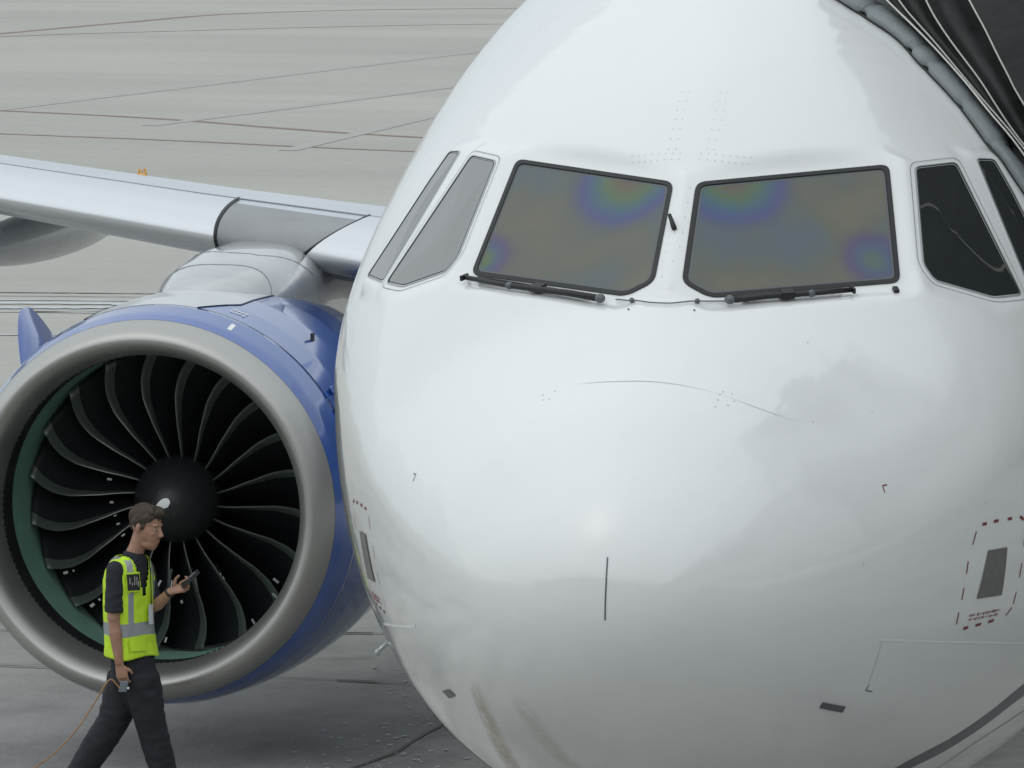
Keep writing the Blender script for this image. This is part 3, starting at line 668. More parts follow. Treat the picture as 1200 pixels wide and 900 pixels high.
# stators behind the fan
def vane(name, r0, r1, y0, y1, tw, m, n):
    v = []; 
    for i in range(5):
        r = r0+(r1-r0)*i/4
        for j in range(4): u_ = j/3; a_ = tw*(u_-.3*u_*u_)/r; v.append((r*math.sin(a_), y0+(y1-y0)*u_, r*math.cos(a_)))
    o = mesh(name, v, [(i*4+j, i*4+j+1, (i+1)*4+j+1, (i+1)*4+j) for i in range(4) for j in range(3)], m, eng); o.location = (EC[0], 0, EC[2])
    for k in range(1, n): c_ = o.copy(); COL.objects.link(c_); c_.parent = eng; c_.rotation_euler = (0, 2*math.pi*k/n, 0)
vane('guide_vane', .56, 1.02, 15.85, 16.15, .10, M_vane, 40); vane('core_vane', .33, .52, 15.42, 15.55, .06, M_vane, 36)
lathe('core_splitter', [(.30, 15.3), (.32, 15.9), (.34, 17)], EC, M_liner, eng, 48)
lathe('core_cowl', [(.52, 15.48), (.505, 15.43), (.52, 15.38), (.545, 15.42), (.57, 15.8), (.72, 16.8), (.74, 17.6), (.62, 18.8), (.45, 19.5), (.25, 19.9), (.02, 20.6)], EC, M_vane, eng, 64)
# strake on the outboard side, seams, notices
def nsurf(a_, y, off=0.): r_ = nac_r(y)+off; return Vector((EC[0]+r_*math.sin(a_), y, EC[2]+r_*math.cos(a_)))
A = math.radians(-52); prof = [(14.95, 0), (15.05, .10), (15.22, .24), (15.42, .36), (15.6, .405), (15.8, .38), (15.98, .22), (16.1, .0)]
dirn = Vector((math.sin(math.radians(-24)), 0, math.cos(math.radians(-24)))); tn = Vector((dirn.z, 0, -dirn.x))*.008
v = []
prof = [(p.x, p.y) for p in cat([(a_, b_, 0) for a_, b_ in prof], 29)]
for y, h in prof: b_ = nsurf(A, y, -.02); v += [b_+tn, b_-tn, b_+dirn*(h+.02)+tn*.3, b_+dirn*(h+.02)-tn*.3]
f = []
for i in range(28): k = 4*i; f += [(k, k+4, k+6, k+2), (k+1, k+3, k+7, k+5), (k+2, k+6, k+7, k+3)]
st_ = mesh('strake', v, f, M_blue, eng)
c_ = nsurf(A, 15.56)+dirn*.21+tn*1.5
Mx = Matrix(((0, dirn.x, 0, 0), (-1, dirn.y, 0, 0), (0, dirn.z, 0, 0), (0, 0, 0, 1)))
# lettering lies upside down as seen from the nose
xa = Vector((0, 1, 0)); 
def frame(x, y, c): z = x.cross(y).normalized(); return Matrix(((x.x, y.x, z.x, c.x), (x.y, y.y, z.y, c.y), (x.z, y.z, z.z, c.z), (0, 0, 0, 1)))
text('NO STEP', .085, frame(Vector((0, -1, 0)), -dirn, c_), M_whmark, 'strake_notice', eng)
A2 = math.radians(20)
for y_, s_, sz in ((14.90, 'STEP', .055), (14.82, 'NO', .07)):
    n_ = Vector((math.sin(A2), -.05, math.cos(A2))).normalized(); up_ = Vector((0, -1, 0)); x_ = up_.cross(n_).normalized()
    text(s_, sz, frame(x_, n_.cross(x_), nsurf(A2, y_, .004)), M_whmark, 'cowl_notice', eng)
mb = MB()
P_ = [nsurf(math.radians(a_), 14.50, .003) for a_ in (22, 23.2)]
mb.box(nsurf(math.radians(23), 14.43, .002), Vector((.0, .07, .012)), Vector((.014, 0, -.006)), Vector((.0005, 0, .0015))); mb.build('hoist_mark', M_whmark, eng, False)
mb = MB(); mb.tube([nsurf(-.42, y, .002) for y in np.linspace(14.64, 17.4, 20)], .005, 5); mb.build('cowl_seam', M_black, eng); mb = MB()
mb.tube([nsurf(.16+.13*min(1, (y-YJ)/.5)+.01, y, .002) for y in np.linspace(14.64, 17.6, 30)], .006, 5); mb.build('cowl_seam', M_black, eng)
mb = MB(); p = nsurf(math.radians(62), 14.78, .0); n_ = Vector((math.sin(math.radians(62)), 0, math.cos(math.radians(62)))); tg = Vector((n_.z, 0, -n_.x))
mb.box(p+n_*.02, tg*.05, Vector((0, .16, 0)), n_*.022); o = mb.build('cowl_scoop', M_blue, eng, False); bm_ = o.modifiers.new('b', 'BEVEL'); bm_.width = .012; bm_.segments = 2
mb = MB(); mb.box(p+n_*.01-tg*.16+Vector((0, .02, 0)), tg*.03, Vector((0, .07, 0)), n_*.012)
o = mb.build('cowl_scoop', M_blue, eng, False); bm_ = o.modifiers.new('b', 'BEVEL'); bm_.width = .012; bm_.segments = 2
mb = MB(); p = nsurf(math.radians(39), 15.3); mb.box(p+Vector((0, 0, .02)), (.008, 0, 0), (0, .03, 0), (0, 0, .03)); mb.build('cowl_fitting', M_black, eng, False); mb = MB(); p = nsurf(math.radians(-38), 14.9, .002); mb.box(p, (.03, 0, .02), (0, .05, 0), (-.002, 0, .003))
mb.build('cowl_fitting', M_black, eng, False)
# pylon
def pyl(y):
    zt = float(np.interp(y, [14.7, 15.3, 15.8, 16.3, 16.9, 17.6, 18.5, 20, 22.], [3.02, 3.06, 3.17, 3.255, 3.31, 3.33, 3.26, 3.15, 3.05]))
    zt_w = float(np.interp(y, [14.7, 15.3, 15.7, 16.2, 17, 18.5, 20, 22.5], [.05, .20, .34, .46, .53, .50, .34, .06]))
    return zt, zt_w
v = []; YS = np.linspace(14.75, 22.3, 46); NP = 24
for y in YS:
    zt, hw = pyl(y); zb = float(np.interp(y, [14.7, 15, 16, 17.3, 18, 19.5, 22.3], [2.85, 2.85, 2.8, 2.7, 2.5, 2.5, 3.0]))
    for k in range(NP):
        a_ = math.pi*(k/(NP-1)); cx_, sz_ = math.cos(a_), math.sin(a_)
        ex = math.copysign(abs(cx_)**.6, cx_); v.append((EC[0]-.02+hw*ex+.03*min(1, max(0, y-15.5)), y, zb+(zt-zb)*max(0, sz_)**.62 if k not in (0, NP-1) else zb))
f = [(i*NP+k, i*NP+k+1, (i+1)*NP+k+1, (i+1)*NP+k) for i in range(len(YS)-1) for k in range(NP-1)]+[list(range(NP))[::-1]]
py_ = mesh('pylon', v, f, mat('pylon_grey_paint', (.44, .45, .46), .25, metal=.25, coat=1., coat_r=.05, var=.12, vs=4, bump=.004, bs=3), plane)
def pylp(y, a_, off=-.001):
    zt, hw = pyl(y); zb = float(np.interp(y, [14.7, 15, 16, 17.3, 18], [2.85, 2.85, 2.8, 2.7, 2.5])); cx_, sz_ = math.cos(a_), math.sin(a_)
    return Vector((EC[0]-.02+.03*min(1, max(0, y-15.5))+(hw+off)*math.copysign(abs(cx_)**.6, cx_), y, zb+(zt+off-zb)*abs(sz_)**.62))
for A_ in ([pylp(15.95+.25*math.sin(a_), a_) for a_ in np.linspace(.1, 2.75, 40)], [pylp(16.6+.4*abs(a_-1.4), a_) for a_ in np.linspace(.55, 2.2, 20)]):
    mb = MB(); mb.tube(A_, .004, 5); mb.build('panel_line', M_seam, py_)

# ------------------------------------------------------------------ jet bridge
jb = thing('jet_bridge', 'black pleated jet bridge canopy with grey padded rim against the nose', 'jet bridge')
lo = lambda k: [(2.15+.08*k, 3.25+.06*k, 3.35), (1.98+.08*k, 3.22+.06*k, 3.9), (1.72+.05*k, 3.20+.05*k, 4.35)]
hi = lambda k: [(.50+.15*k, 3.86, 5.68+.05*k), (.38+.15*k, 4.35, 6.02+.22*k), (.45+.22*k, 5.2, 6.15+.32*k), (.95+.18*k, 6.05, 5.98+.3*k), (1.6+.14*k, 6.5, 5.4+.2*k), (2.15+.08*k, 6.7, 4.4+.1*k), (2.2+.08*k, 6.7, 3.35)]
meas = [[(1.46, 3.2, 4.76), (1.29, 3.27, 4.94), (1.16, 3.37, 5.08), (.95, 3.51, 5.28), (.73, 3.68, 5.46)],
        [(1.45, 3.32, 4.77), (1.3, 3.39, 4.93), (1.15, 3.49, 5.08), (.95, 3.62, 5.29), (.76, 3.77, 5.47)],
        [(1.44, 3.44, 4.77), (1.3, 3.5, 4.95), (1.2, 3.56, 5.09), (1.05, 3.66, 5.26), (.90, 3.76, 5.47)],
        [(1.42, 3.54, 4.97), (1.35, 3.57, 5.09), (1.28, 3.6, 5.21), (1.21, 3.64, 5.34), (1.13, 3.69, 5.47)]]
def smooth(P, n=4):
    for _ in range(n): P = [P[0]]+[(P[i-1]+P[i]*2+P[i+1])/4 for i in range(1, len(P)-1)]+[P[-1]]
    return P
rings = [smooth(cat(lo(k)+meas[k]+hi(k), 120), 14) for k in range(4)]
fr_ = [(2.7, 3.0, 3.35), (2.7, 3.0, 4.0), (2.7, 3.0, 4.5), (2.7, 3.0, 5.0), (2.65, 3.0, 5.5), (2.6, 3.02, 6.1), (2.6, 3.1, 6.7), (2.55, 3.3, 7.2), (2.5, 3.7, 7.5), (2.5, 4.4, 7.6), (2.5, 5.2, 7.6), (2.5, 6.0, 7.5), (2.6, 6.5, 7.0), (2.7, 6.8, 5), (2.7, 6.8, 3.35)]
FR = cat(fr_, 120)
mids = [[rings[3][i].lerp(FR[i], t_)+Vector((0, .0, .10*math.sin(math.pi*t_))) for i in range(120)] for t_ in (.36, .7)]
allr = rings+mids+[FR]
for a_, b_ in zip(allr[:-1], allr[1:]):
    v = []
    for i in range(120):
        m_ = (a_[i]+b_[i])/2; dv = (b_[i]-a_[i]).length; inn = Vector((m_.x-1.6, m_.y-5, m_.z-3.6)).normalized()
        vl = m_-inn*min(.11, dv*.55); v += [a_[i], a_[i].lerp(vl, .5)-inn*.01, vl, b_[i].lerp(vl, .5)-inn*.01, b_[i]]
    mesh('canopy_pleat', v, [(i*5+j, i*5+j+1, (i+1)*5+j+1, (i+1)*5+j) for i in range(119) for j in range(4)], M_canvas, jb)
for r_ in rings+mids:
    mb = MB(); mb.tube([p+Vector((0, -.004, .004)) for p in r_], .0048, 6); mb.build('canopy_piping', M_pipe, jb)
rimp = [(1.99, 3.05, 3.35), (1.95, 3.05, 3.8), (1.74, 3.08, 4.22), (1.468, 3.142, 4.599), (1.3, 3.215, 4.798), (1.133, 3.338, 4.983), (.929, 3.468, 5.162), (.789, 3.594, 5.28), (.615, 3.677, 5.38), (.452, 3.772, 5.463), (.25, 3.95, 5.62), (.12, 4.3, 5.78), (.1, 5.0, 5.93), (.3, 5.8, 5.97), (.8, 6.3, 5.8), (1.5, 6.6, 5.2), (2.0, 6.75, 4.2), (2.07, 6.8, 3.4)]
RP = cat(rimp, 260); RPo = []
for p in RP: q, n = snap(p, 0); RPo.append((q, n))
cre = [Vector(p) for p in ((.61, 3.68, 5.39), (.86, 3.53, 5.22), (.95, 3.45, 5.14), (1.15, 3.33, 4.97), (1.31, 3.21, 4.79), (1.52, 3.13, 4.53), (1.8, 3.07, 4.1))]
def padseg(i0, i1):
    v = []; SG = 18
    for i in range(i0, i1):
        q, n = RPo[i]; t_ = (RP[min(i+1, 259)]-RP[max(i-1, 0)]).normalized(); s_ = n.cross(t_).normalized()
        if s_.dot(Vector((.8, .2, .6))) < 0: s_ = -s_
        pin = 1-sum(.34*math.exp(-((q-c_).length/.022)**2) for c_ in cre)
        e = min((i-i0)/3, (i1-1-i)/3, 1)**.5*.12+.88
        c0 = q+s_*.060+n*.030
        for k in range(SG):
            a_ = 2*math.pi*k/SG; w1 = 1+.06*noise.noise(q*6+Vector((0, 0, k*.4)))+.03*noise.noise(q*18+Vector((k*.5, 0, 0)))
            v.append(c0+(s_*math.cos(a_)*.080+n*math.sin(a_)*.036)*w1*e*(pin if math.cos(a_) < .6 else 1))
    n_ = i1-i0
    mesh('bumper_pad', v, [(i*SG+k, i*SG+(k+1) % SG, (i+1)*SG+(k+1) % SG, (i+1)*SG+k) for i in range(n_-1) for k in range(SG)]+[list(range(SG)), [(n_-1)*SG+k for k in range(SG)][::-1]], M_pad, jb)
k0 = min(range(260), key=lambda i: (RP[i]-Vector((.60, 3.69, 5.395))).length)
for a_, b_ in ((0, 40), (40, k0), (k0, k0+34), (k0+34, k0+75), (k0+75, 259)): padseg(a_, b_+1)
mb = MB(); 
mb.tube([RPo[i][0]+RPo[i][1]*.006 for i in range(260)], .008, 6); mb.build('rim_edge', M_black, jb)
def boxm(name, x0, x1, y0, y1, z0, z1, m, parent): mb = MB(); mb.box(((x0+x1)/2, (y0+y1)/2, (z0+z1)/2), ((x1-x0)/2, 0, 0), (0, (y1-y0)/2, 0), (0, 0, (z1-z0)/2)); return mb.build(name, m, parent, False)
cab = boxm('cab', 2.72, 6.6, 2.6, 7.0, 3.2, 7.75, M_cab, jb); boxm('cab_window', 3.1, 6.2, 2.56, 2.6, 4.6, 6.1, M_bglass, cab)
a_ = Vector((5.8, 3.2, 4.95)); b_ = Vector((24, -27.5, 5.6)); d_ = (b_-a_); L_ = d_.length; d_.normalize(); s_ = Vector((-d_.y, d_.x, 0)).normalized(); u_ = s_.cross(d_).normalized(); u_ = u_ if u_.z > 0 else -u_
mb = MB(); mb.box((a_+b_)/2, d_*L_/2, s_*1.6, u_*1.6); tun = mb.build('tunnel', M_cab, jb, False)
for k in range(14):
    c_ = a_+d_*(2.5+k*2.3); mb = MB(); mb.box(c_+s_*1.62*(1 if (Vector((0, 0, 0))-c_).dot(s_) > 0 else -1)+u_*.3, d_*.9, s_*.03, u_*.7); mb.build('tunnel_window', M_bglass, tun, False)
for p in (a_+d_*7, a_+d_*20): boxm('support_leg', p.x-.3, p.x+.3, p.y-.3, p.y+.3, 0, 3.5, M_cab, jb)

# terminal the photograph was taken from (seen only in reflections)
tb = thing('terminal_building', 'long grey terminal building facing the parked airliner', 'building')
boxm('wall', -70, 90, -60, -32, 0, 8.2, M_term, tb); boxm('roof', -71, 91, -61, -31.2, 8.2, 8.7, M_cab, tb)
for k in range(26):
    x0 = -68+k*6; wn = boxm('window', x0, x0+5.4, -32.06, -31.99, 4.6, 7.4, M_bglass, tb)

# ------------------------------------------------------------------ ground worker
O_ = Vector((-5.73, 13.42, 0)); SC = 183.9; PX0, PY0 = 0, 921.
_d = O_-CL; _w = _d.dot(F_); PX0 = 600+8079.8*_d.dot(R2)/_w; PY0 = 450-8079.8*_d.dot(U2)/_w; SC = 8079.8/_w
RH = Vector((math.cos(CY), -math.sin(CY), 0)); FH = Vector((math.sin(CY), math.cos(CY), 0))
def W(px, py, d=0.): return RH*((px-PX0)/SC)+FH*d+Vector((0, 0, (PY0-py)/SC/.9964-d*.103))
worker = thing('person', 'ground worker in yellow-green safety vest and dark trousers walking past the engine', 'person', O_)
def remesh(mb, name, m, vox, sm=4, parent=worker, disp=0.):
    o = mb.build(name, m, None); r = o.modifiers.new('r', 'REMESH'); r.mode = 'VOXEL'; r.voxel_size = vox
    s = o.modifiers.new('s', 'SMOOTH'); s.iterations = sm; s.factor = .5
    dg = bpy.context.evaluated_depsgraph_get(); me = bpy.data.meshes.new_from_object(o.evaluated_get(dg)); bpy.data.objects.remove(o)
    if disp:
        for v_ in me.vertices: v_.co += v_.normal*disp*noise.noise(v_.co*14+Vector((0, 0, v_.co.z*10)))
    me.polygons.foreach_set('use_smooth', [True]*len(me.polygons)); me.materials.clear()
    for x in (m if isinstance(m, (list, tuple)) else [m]): me.materials.append(x)
    q = bpy.data.objects.new(name, me); COL.objects.link(q); q.parent = parent; return q
M_skin = mat('skin', (.36, .20, .135), .48, var=.14, vs=26, bump=.001, bs=120); M_hair = mat('brown_hair', (.045, .030, .020), .6, var=.35, vs=60, bump=.004, bs=90)
M_tee = mat('charcoal_cotton', (.018, .021, .028), .85, bump=.012, bs=14); M_trs = mat('navy_black_twill', (.012, .014, .020), .8, var=.25, vs=7, bump=.022, bs=7)
M_vest = mat('fluorescent_vest_fabric', (.55, .82, .03), .6, bump=.014, bs=10); M_tape = mat('silver_reflective_tape', (.33, .35, .37), .4, metal=.3)
def ax(az, up=0.): return RH*math.cos(az)+FH*math.sin(az)+Vector((0, 0, up))   # az: 0 = picture right, negative = towards viewer
ch_ = math.radians(-38); cF = ax(ch_); cS = ax(ch_+math.pi/2)                   # chest forward, his left
hd = math.radians(-28)
hF = (ax(hd, -.22)).normalized(); hS = ax(hd+math.pi/2); hU = hS.cross(hF).normalized(); hU = hU if hU.z > 0 else -hU
HC = W(171.5, 616.5, -.02)
b = MB(); HK = 1.12; hF, hS, hU = hF*HK, hS*HK, hU*HK
# head
b.ell(HC+hU*.035-hF*.012, hF*.098, hS*.076, hU*.095); b.ell(HC-hU*.02+hF*.025, hF*.075, hS*.066, hU*.085)
b.ell(HC-hU*.085+hF*.040, hF*.055, hS*.050, hU*.042); b.ell(HC-hU*.106+hF*.066, hF*.022, hS*.026, hU*.020); b.ell(HC-hU*.045+hF*.055, hF*.045, hS*.052, hU*.05)
b.tube([HC+hU*.012+hF*.092, HC-hU*.018+hF*.112, HC-hU*.030+hF*.118], [.008, .012, .013], 8); b.ell(HC-hU*.030+hF*.106, hF*.013, hS*.018, hU*.008)
b.ell(HC+hU*.030+hF*.078, hF*.014, hS*.050, hU*.010); b.ell(HC-hU*.062+hF*.092, hF*.010, hS*.024, hU*.006); b.ell(HC-hU*.074+hF*.090, hF*.010, hS*.021, hU*.007)
for s in (-1, 1): b.ell(HC-hU*.005+hS*.078*s-hF*.008, hF*.017, hS*.009, hU*.030); b.ell(HC-hU*.022+hF*.068+hS*.036*s, hF*.02, hS*.02, hU*.02)
# neck, torso core, legs core
NB = W(156, 652, 0); b.tube([HC-hU*.05-hF*.02, W(161, 640, 0), NB, W(154, 668, 0)], [.056, .055, .062, .09], 14)
b.tube([W(152, 676), W(151, 700), W(153, 740), W(156, 775)], [(.10, .06), (.11, .07), (.10, .07), (.10, .07)], 16)
SHn, ELn, WRn = W(136.5, 666, -.14), W(135, 724, -.17), W(142, 777, -.18)
SHf, ELf, WRf = W(169, 664, .13), W(178, 714, .06), W(201.5, 691.5, -.10)
b.tube([SHn, SHn.lerp(ELn, .5), ELn, ELn.lerp(WRn, .3), ELn.lerp(WRn, .75), WRn], [.055, .050, .043, .044, .034, .028], 12)
b.tube([SHf, SHf.lerp(ELf, .5), ELf, ELf.lerp(WRf, .3), ELf.lerp(WRf, .75), WRf], [.052, .047, .042, .042, .032, .027], 12)
# hands: palm, four fingers and a thumb each
def hand(wr, pd, side, curl, nrm, L=1.):
    pd = pd.normalized(); side = (side-pd*side.dot(pd)).normalized(); nn = nrm
    b.tube([wr, wr+pd*.03, wr+pd*.07, wr+pd*.095], [(.028, .020), (.036, .018), (.043, .016), (.040, .014)], 12, up=nn)
    tips = []
    for i, (o_, l_) in enumerate(((.030, .070), (.010, .078), (-.010, .073), (-.029, .058))):
        base = wr+pd*.088+side*o_; p1 = base+pd*l_*.40*L+nn*curl*l_*.15; p2 = p1+(pd*math.cos(curl)+nn*math.sin(curl))*l_*.36; p3 = p2+(pd*math.cos(curl*1.9)+nn*math.sin(curl*1.9))*l_*.30
        b.tube([base-pd*.02, p1, p2, p3], [.0105, .0098, .0088, .0065], 8); tips.append(p3)
    tb_ = wr+pd*.030+side*.028; t1 = tb_+(side*.75+pd*.6+nn*.35)*.038; t2 = t1+(side*.15+pd*.85+nn*.5)*.032; b.tube([tb_, t1, t2], [.014, .012, .009], 8)
    return tips
dnn = (WRn-ELn).normalized()
hand(WRn, dnn+RH*.10, ax(-.3), 1.0, (ax(math.pi/2-.3)).normalized())
dfn = (WRf-ELf).normalized()
hand(WRf, RH*.9+Vector((0, 0, .32))-FH*.1, Vector((0, 0, 1))-RH*.2, 1.25, (-FH*.55+Vector((0, 0, .6))).normalized(), .9)
body = remesh(b, 'body', M_skin, .0055, 3)
M_eye = mat('eye_white', (.35, .33, .31), .35)
for s in (-1, 1):
    e_ = MB(); c_ = HC+hU*.006+hF*.081+hS*.031*s; e_.ell(c_, hF*.010, hS*.012, hU*.0055); eo = e_.build('eye', M_eye, body)
    i_ = MB(); i_.ell(c_+hF*.005, hF*.0062, hS*.0065, hU*.0055); i_.build('iris', M_black, eo)
h_ = MB(); h_.ell(HC+hU*.058-hF*.020, hF*.100, hS*.080, hU*.078); h_.ell(HC+hU*.100+hF*.030, hF*.070, hS*.058, hU*.038); h_.ell(HC+hU*.104+hF*.060, hF*.034, hS*.045, hU*.022)
h_.ell(HC+hU*.015-hF*.055, hF*.048, hS*.066, hU*.055)
for s in (-1, 1): h_.ell(HC+hU*.03-hF*.015+hS*.066*s, hF*.05, hS*.016, hU*.045)
hair = remesh(h_, 'hair', M_hair, .004, 2, body, .010)
for v_ in hair.data.vertices:
    q_ = v_.co*95; v_.co += v_.normal*.0045*noise.noise(Vector((q_.x*.35, q_.y, q_.z*.35)))
# T-shirt
t_ = MB(); TW = [W(154, 654), W(151.5, 667), W(151, 690), W(151.5, 720), W(153.5, 748), W(156, 775)]
TR = [(.10, .085), (.175, .105), (.185, .115), (.175, .115), (.165, .11), (.165, .11)]
def torso(mb, pts, rad, k=1., seg=28):
    v = []
    for p, (a_, c_) in zip(pts, rad):
        for i in range(seg): th_ = 2*math.pi*i/seg; v.append(p+cS*a_*k*math.copysign(abs(math.cos(th_))**.8, math.cos(th_))+cF*c_*k*math.copysign(abs(math.sin(th_))**.8, math.sin(th_)))
    n = len(pts); mb.add(v, [(i*seg+j, i*seg+(j+1) % seg, (i+1)*seg+(j+1) % seg, (i+1)*seg+j) for i in range(n-1) for j in range(seg)]+[list(range(seg))[::-1], [(n-1)*seg+j for j in range(seg)]])
torso(t_, TW, TR)
t_.tube([SHn+Vector((.0, 0, .012)), SHn.lerp(ELn, .35), SHn.lerp(ELn, .88)], [.057, .062, .062], 14); t_.ell(SHn, cF*.057, cS*.055, Vector((0, 0, .055)))
t_.tube([SHf, SHf.lerp(ELf, .45), SHf.lerp(ELf, .85)], [.062, .066, .062], 14); t_.ell(SHf, cF*.06, cS*.055, Vector((0, 0, .055)))
t_.tube([W(157.5, 646, 0), W(156, 657, 0)], [.066, .085], 14)
remesh(t_, 'tshirt', M_tee, .009, 4, body, .006)
# safety vest: shell with open V neck, arm holes left to the sleeves that pass over it
VP = cat([W(154.5, 648.5), W(152.5, 658), W(151, 676), W(151, 695), W(151, 720), W(152, 745), W(153.5, 768)], 60)
VR = cat([(.085, .082, 0), (.150, .112, 0), (.185, .132, 0), (.185, .138, 0), (.180, .136, 0), (.182, .138, 0), (.192, .146, 0)], 60)
sg = 96; v = []; f = []; mi = []
for i in range(60):
    for j in range(sg):
        th_ = 2*math.pi*j/sg; p = VP[i]+cS*VR[i].x*math.copysign(abs(math.cos(th_))**.85, math.cos(th_))+cF*VR[i].y*math.copysign(abs(math.sin(th_))**.85, math.sin(th_))
        n_ = (cS*math.cos(th_)+cF*math.sin(th_)); fold = .010*noise.noise(Vector((th_*2.2, i*.05, 3)))*(i/59)+.005*noise.noise(Vector((th_*6, i*.22, 7)))
        v.append(p+n_*fold-Vector((0, 0, .012*math.sin(th_*3)*(i/59)**3)))
for i in range(59):
    for j in range(sg):
        th_ = 2*math.pi*(j+.5)/sg; front = math.sin(th_); lat = math.cos(th_)*VR[i].x   # lat<0: his right (viewer) side
        if front > 0 and i < 30 and abs(lat+.0) < .085*(1-i/30)+.004: continue
        if i < 2 and front <= 0: continue
        k = 0
        if 42 <= i < 48: k = 1
        if front > 0 and 5 < i < 42 and .078 < abs(lat) < .118: k = 1
        if front <= 0 and i < 42 and .078 < abs(lat) < .118: k = 1
        if front > 0 and i >= 27 and abs(lat) < .0035: k = 2
        f.append((i*sg+j, i*sg+(j+1) % sg, (i+1)*sg+(j+1) % sg, (i+1)*sg+j)); mi.append(k)
vest = mesh('safety_vest', v, f, [M_vest, M_tape, M_dk], body, True, mi)
sm_ = vest.modifiers.new('s', 'SOLIDIFY'); sm_.thickness = .006
def vestpt(lat, i, off):
    x = lat/VR[i].x; sgn = math.copysign(1, x); c_ = sgn*min(1, abs(x))**(1/.85); sn = math.sqrt(max(0, 1-c_*c_)); th_ = math.atan2(sn, c_)
    return VP[i]+cS*VR[i].x*math.copysign(abs(math.cos(th_))**.85, math.cos(th_))+cF*(VR[i].y*abs(math.sin(th_))**.85)+(cS*math.cos(th_)+cF*math.sin(th_))*off
def cloth_patch(name, lat0, lat1, i0, i1, m, off, parent):
    v = [vestpt(lat0+(lat1-lat0)*a_/4, int(i0+(i1-i0)*c_/4), off) for c_ in range(5) for a_ in range(5)]
    return mesh(name, v, [(c_*5+a_, c_*5+a_+1, (c_+1)*5+a_+1, (c_+1)*5+a_) for c_ in range(4) for a_ in range(4)], m, parent, False)
cloth_patch('badge_border', -.140, -.050, 15, 27, M_vest, .016, vest); bd = cloth_patch('vest_badge', -.134, -.056, 16, 26, M_black, .020, vest)
mb = MB()
for la, i_, hh_ in ((-.120, 20, .026), (-.108, 22, .014), (-.092, 20, .034), (-.078, 20, .032), (-.068, 22, .022)):
    p = vestpt(la, i_, .023); mb.box(p, cS*.0022, cF*.0008, Vector((0, 0, hh_*.8)))
mb.build('badge_lettering', M_pipe, bd, False)['kind'] = 'stuff'
idc = cloth_patch('identity_card', .016, .062, 34, 43, mat('white_plastic_card', (.62, .64, .66), .35), .020, vest)
mb = MB(); mb.tube([vestpt(.05, 5, .016), vestpt(.045, 15, .018), vestpt(.04, 26, .02), vestpt(.039, 34, .022)], .004, 6); mb.build('lanyard', M_black, idc)
cloth_patch('vest_pocket', -.13, -.01, 49, 55, M_vest, .012, vest)
# trousers and shoes
r_ = MB(); r_.tube([W(155, 762), W(156, 778), W(157.5, 800)], [(.150, .115), (.165, .135), (.15, .15)], 20, up=cF)
KNf, ANf = W(175, 838, -.06), W(194, 911, -.05); KNr, ANr = W(132, 846, .04), W(90, 911, .06)
r_.tube([W(165, 790, -.05), W(170, 812, -.05), KNf, KNf.lerp(ANf, .5), ANf+Vector((0, 0, .0))], [.125, .122, .108, .098, .092], 16)
r_.tube([W(148, 790, .06), W(143, 812, .06), KNr, KNr.lerp(ANr, .5), ANr], [.130, .125, .108, .100, .090], 16)
remesh(r_, 'trousers', M_trs, .011, 6, body, .007)
for an, dr in ((ANf, 0.), (ANr, .45)):
    fw = ax(math.radians(-8)); tip = fw*.22-Vector((0, 0, .06+dr*.12)); s_ = MB(); hb = Vector((an.x, an.y, max(.045, an.z-.05)))
    s_.tube([hb-fw*.07, hb, hb+fw*.09-Vector((0, 0, .01)), hb+fw*.17-Vector((0, 0, .02+dr*.04))], [(.035, .04), (.045, .05), (.048, .038), (.040, .026)], 12)
    s_.tube([hb+Vector((0, 0, .06)), hb], [.05, .05], 12); so = remesh(s_, 'shoe', M_black, .009, 3, worker)
    zmin = min(v_.co.z for v_ in so.data.vertices)
    if dr == 0: so.location.z = -zmin+.001
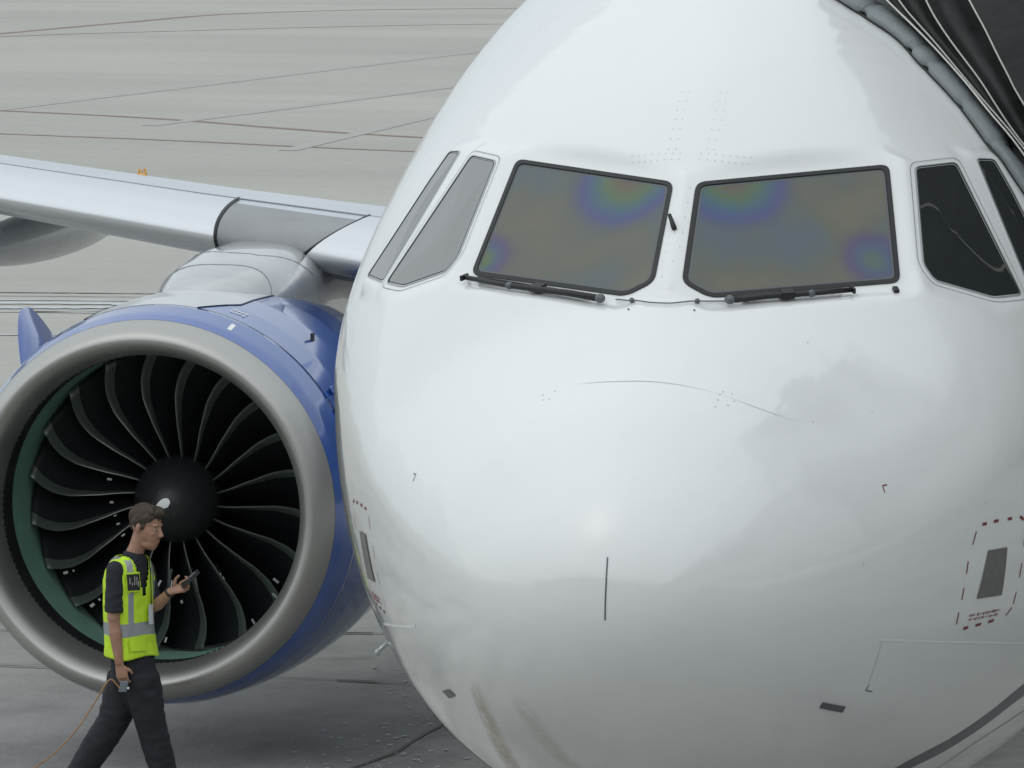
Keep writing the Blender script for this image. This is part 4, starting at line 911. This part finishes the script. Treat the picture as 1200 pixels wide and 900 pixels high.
mb = MB(); mb.tube([WRf+(WRf-ELf).normalized()*-.022+(RH*0)+Vector((0, 0, 0)), WRf+(WRf-ELf).normalized()*-.008], [.036, .036], 14); mb.build('wristband', M_black, body)
def wp(*a): return W(*a)+O_
# phone and headset box are held things of their own
pc = wp(224, 677, -.15); d_ = (RH*.72+Vector((0, 0, .66))).normalized(); s2 = (FH*.8-RH*.3+Vector((0, 0, .35))); s2 = (s2-d_*s2.dot(d_)).normalized(); n2 = d_.cross(s2).normalized()
ph = thing('phone', 'slim dark phone held up in the worker\'s far hand', 'phone', pc)
mb = MB(); mb.box((0, 0, 0), d_*.075, s2*.026, n2*.0045); po = mb.build('phone_body', M_black, ph, False); bb_ = po.modifiers.new('b', 'BEVEL'); bb_.width = .003; bb_.segments = 2
mb = MB(); mb.box(n2*.0049, d_*.067, s2*.022, n2*.0004); mb.build('phone_screen', M_bglass, ph, False)
bc = wp(147, 803, -.20)
hb_ = thing('cable_control_box', 'small grey control box in the worker\'s near hand with orange cable', 'control box', bc)
mb = MB(); mb.box((0, 0, 0), RH*.026, FH*.018, Vector((.006, 0, .036))); bo = mb.build('box_body', mat('grey_plastic', (.16, .19, .22), .4), hb_, False); q_ = bo.modifiers.new('b', 'BEVEL'); q_.width = .006; q_.segments = 2
mb = MB(); mb.ell(RH*.03+Vector((0, 0, -.01))-FH*.012, RH*.008, FH*.008, Vector((0, 0, .008))); mb.build('button', M_whmark, hb_)
pts = [(143, 806, -.21), (136, 797, -.22), (131.5, 795, -.22), (126, 801, -.22), (112, 824, -.22), (95, 850, -.22), (70, 878, -.24), (46, 897, -.26), (30, 912, -.3)]
P_ = [W(*p)+O_-bc for p in pts]; zg = -bc.z+.008
P_ += [Vector((P_[-1].x-.25, P_[-1].y-.1, zg)), Vector((P_[-1].x-1.2, P_[-1].y-.6, zg)), Vector((P_[-1].x-2.5, P_[-1].y-.4, zg))]
P_ = [Vector((p.x, p.y, max(p.z, zg))) for p in P_]
cb = cat(P_, 90); mb = MB(); mb.tube(cb[:], .0052, 7); mb.build('cable', mat('orange_brown_cable', (.36, .20, .09), .6), hb_)
